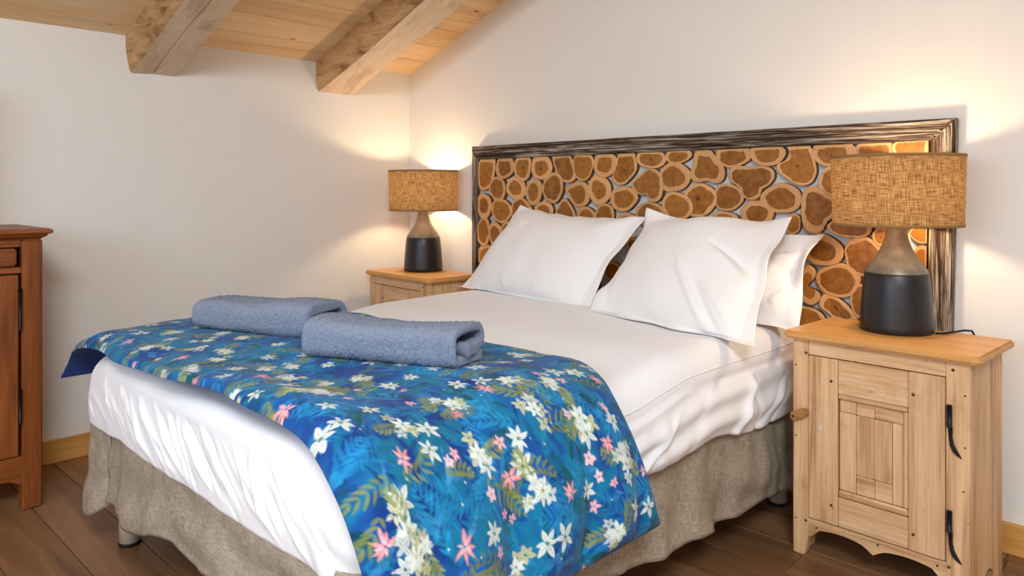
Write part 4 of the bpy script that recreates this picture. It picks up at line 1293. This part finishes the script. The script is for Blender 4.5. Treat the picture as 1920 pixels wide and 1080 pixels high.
# ------------------------------------------------------------------ lamps
def table_lamp(loc, label):
    t = tag(empty('table_lamp', loc), label, 'lamp', 'bedside lamps')
    base = [(0.0, 0.0), (0.097, 0.0), (0.102, 0.004), (0.1015, 0.02), (0.098, 0.08), (0.093, 0.14), (0.089, 0.172), (0.086, 0.178)]
    lathe('base', base, M['lamp_black'], t, n=64, cap0=False)
    neck = [(0.0875, 0.177), (0.086, 0.183), (0.074, 0.202), (0.058, 0.224), (0.044, 0.248), (0.035, 0.272), (0.030, 0.296), (0.0275, 0.318), (0.026, 0.338), (0.0, 0.340)]
    lathe('neck', neck, M['lamp_neck'], t, n=64, cap0=False, cap1=False)
    lathe('socket', [(0.010, 0.338), (0.010, 0.352), (0.019, 0.354), (0.019, 0.392), (0.014, 0.394)], M['brass'], t, n=20)
    lathe('bulb', [(0.012, 0.394), (0.016, 0.405), (0.027, 0.425), (0.030, 0.440), (0.027, 0.455), (0.016, 0.467), (0.002, 0.470)], M['bulb'], t, n=20)
    z0, z1, r0, r1 = 0.322, 0.527, 0.179, 0.184
    prof = [(r0+(r1-r0)*q, z0+(z1-z0)*q) for q in np.linspace(0, 1, 9)]
    sh = lathe('shade', prof, M['shade'], t, n=96, cap0=False, cap1=False)
    for (r, z) in ((r0, z0), (r1, z1)):
        th = np.linspace(0, 2*PI, 97)
        lathe('rim', [(r-0.0015, z-0.004), (r+0.0012, z-0.004), (r+0.0012, z+0.004), (r-0.0015, z+0.004), (r-0.0015, z-0.004)], M['shade_trim'], sh, n=96, cap0=False, cap1=False)
    for a in (0.4, 0.4+2*PI/3, 0.4+4*PI/3):
        tube('spider_arm', [(0.016*math.cos(a), 0.016*math.sin(a), 0.375), (0.10*math.cos(a), 0.10*math.sin(a), 0.345), (r0*0.99*math.cos(a), r0*0.99*math.sin(a), z0+0.002)], 0.0018, M['brass'], t, n=6)
    d = bpy.data.lights.new('bulb_light', 'POINT')
    d.energy = LAMP_W; d.color = LAMP_COL; d.shadow_soft_size = 0.028
    lo = bpy.data.objects.new('bulb_light', d); COL.objects.link(lo); lo.parent = t; lo.location = (0, 0, 0.436)
    return t


lamp_r = table_lamp((2.692, -0.243, 0.675), 'black clay lamp with burlap shade on the nightstand nearest the camera')
lamp_l = table_lamp((0.333, -0.168, 0.675), 'black clay lamp with burlap shade in the far corner of the room')
cord = tube('power_cord', [(2.797, -0.232, 0.6785), (2.815, -0.215, 0.679), (2.835, -0.19, 0.682), (2.855, -0.165, 0.686), (2.868, -0.135, 0.682), (2.875, -0.110, 0.655), (2.877, -0.085, 0.60),
                           (2.878, -0.06, 0.40), (2.88, -0.04, 0.20)], 0.003, M['black'])
tag(cord, 'thin black power cord leaving the near lamp over the back of its nightstand', 'cord')


# ------------------------------------------------------------------ stained cupboard by the left wall
def cupboard():
    x1, yr, yl, H = 0.45, -1.957, -2.95, 0.931
    t = tag(empty('cupboard', (0.23, (yr+yl)/2, 0)), 'reddish stained wooden cupboard against the wall at the left edge', 'cupboard')
    ox, oy = 0.23, (yr+yl)/2
    def bx(name, x0, x1_, y0, y1, z0, z1, m, p=t, bev=0.003, seg=1):
        return box(name, (x0-ox, x1_-ox, y0-oy, y1-oy, z0, z1), m, p, bev=bev, seg=seg)
    cy, cz = M['chest_y'], M['chest_z']
    # moulded top
    pts = [(-0.005, 0.0), (0.0, 0.005), (0.010, 0.010), (0.014, 0.018), (0.024, 0.020), (0.027, 0.026), (0.024, 0.034), (0.016, 0.037)]
    bm = bmesh.new()
    vs = []
    for (d, z) in pts:
        vs.append([bm.verts.new(p) for p in ((0.02-ox, yl-d-oy, H+z), (x1+d-ox, yl-d-oy, H+z), (x1+d-ox, yr+d-oy, H+z), (0.02-ox, yr+d-oy, H+z))])
    for a, b in zip(vs[:-1], vs[1:]):
        for k in range(4):
            bm.faces.new((a[k], a[(k+1) % 4], b[(k+1) % 4], b[k]))
    bm.faces.new(vs[0][::-1]); bm.faces.new(vs[-1])
    bm_finish(bm, 'top_board', cy, t)
    for yy in ((yr-0.062, yr), (yl, yl+0.062)):
        bx('corner_post', x1-0.055, x1, yy[0], yy[1], 0.0, H, cz, bev=0.006)
        bx('corner_post', 0.03, 0.085, yy[0], yy[1], 0.0, H, cz, bev=0.006)
        bx('side_panel', 0.085, x1-0.055, min(yy)+0.014, max(yy)-0.014, 0.11, H, cz)
    bx('back_panel', 0.030, 0.042, yl+0.062, yr-0.062, 0.11, H, cz)
    bx('rail', x1-0.04, x1-0.006, yl+0.062, yr-0.062, 0.905, H, cy)
    bx('rail', x1-0.04, x1-0.006, yl+0.062, yr-0.062, 0.815, 0.838, cy)
    mid = (yl+yr)/2
    bx('divider', x1-0.04, x1-0.006, mid-0.02, mid+0.02, 0.19, 0.904, cz)
    # shaped lower rail
    ap = [(yl+0.062-oy, 0.188), (yl+0.062-oy, 0.09)]
    for q in np.linspace(0.04, 0.96, 21):
        ap.append((yl+0.062+q*(yr-yl-0.124)-oy, 0.105+0.02*math.sin(q*PI)))
    ap += [(yr-0.062-oy, 0.09), (yr-0.062-oy, 0.188)]
    prism('apron', ap, 'x', x1-0.035-ox, x1-0.008-ox, cy, t)
    for (a, b) in ((yl+0.066, mid-0.023), (mid+0.023, yr-0.078)):
        dw = bx('drawer', x1-0.03, x1+0.006, a, b+0.0, 0.842, 0.902, cy, bev=0.005, seg=2)
        lathe('knob', [(0.007, 0), (0.006, 0.012), (0.014, 0.02), (0.012, 0.028)], M['iron'], dw, n=16).matrix_local = Matrix.Translation((x1+0.005-ox, (a+b)/2-oy, 0.872)) @ Matrix.Rotation(PI/2, 4, 'Y')
        b2 = b+0.006 if b > mid else b
        dr = bx('door', x1-0.03, x1-0.004, a, b2, 0.192, 0.812, M['nail'], bev=0.0)
        for (p0, p1, z0, z1, m) in ((a, a+0.07, 0.192, 0.812, cz), (b2-0.07, b2, 0.192, 0.812, cz), (a+0.071, b2-0.071, 0.742, 0.812, cy), (a+0.071, b2-0.071, 0.192, 0.262, cy)):
            bx('door_frame', x1-0.012, x1+0.004, p0, p1, z0, z1, m, dr, bev=0.003)
        bx('door_panel', x1-0.012, x1-0.002, a+0.074, b2-0.074, 0.266, 0.738, cz, dr, bev=0.004)
    for zz in ((0.62, 0.765), (0.30, 0.42)):
        tube('hinge', [(x1+0.003-ox, yr-0.068-oy, zz[0]), (x1+0.003-ox, yr-0.068-oy, zz[1])], 0.005, M['iron'], t, n=10)
    return t


cupboard()
# framed mirror standing on the cupboard, only its edge in the picture
mr = tag(empty('mirror', (0.16, -2.36, 0.968)), 'wooden framed mirror standing on the cupboard, only its edge showing', 'mirror')
for nm, b in (('frame_side', (-0.012, 0.012, 0.195, 0.225, 0, 0.52)), ('frame_side', (-0.012, 0.012, -0.225, -0.195, 0, 0.52)),
              ('frame_rail', (-0.012, 0.012, -0.195, 0.195, 0, 0.03)), ('frame_rail', (-0.012, 0.012, -0.195, 0.195, 0.49, 0.52))):
    box(nm, b, M['chest_z'], mr, bev=0.003)
box('mirror_glass', (-0.006, 0.004, -0.195, 0.195, 0.03, 0.49), plain('mirror_glass', lin(220, 222, 224), 0.04, 0.5, metal=1.0), mr)
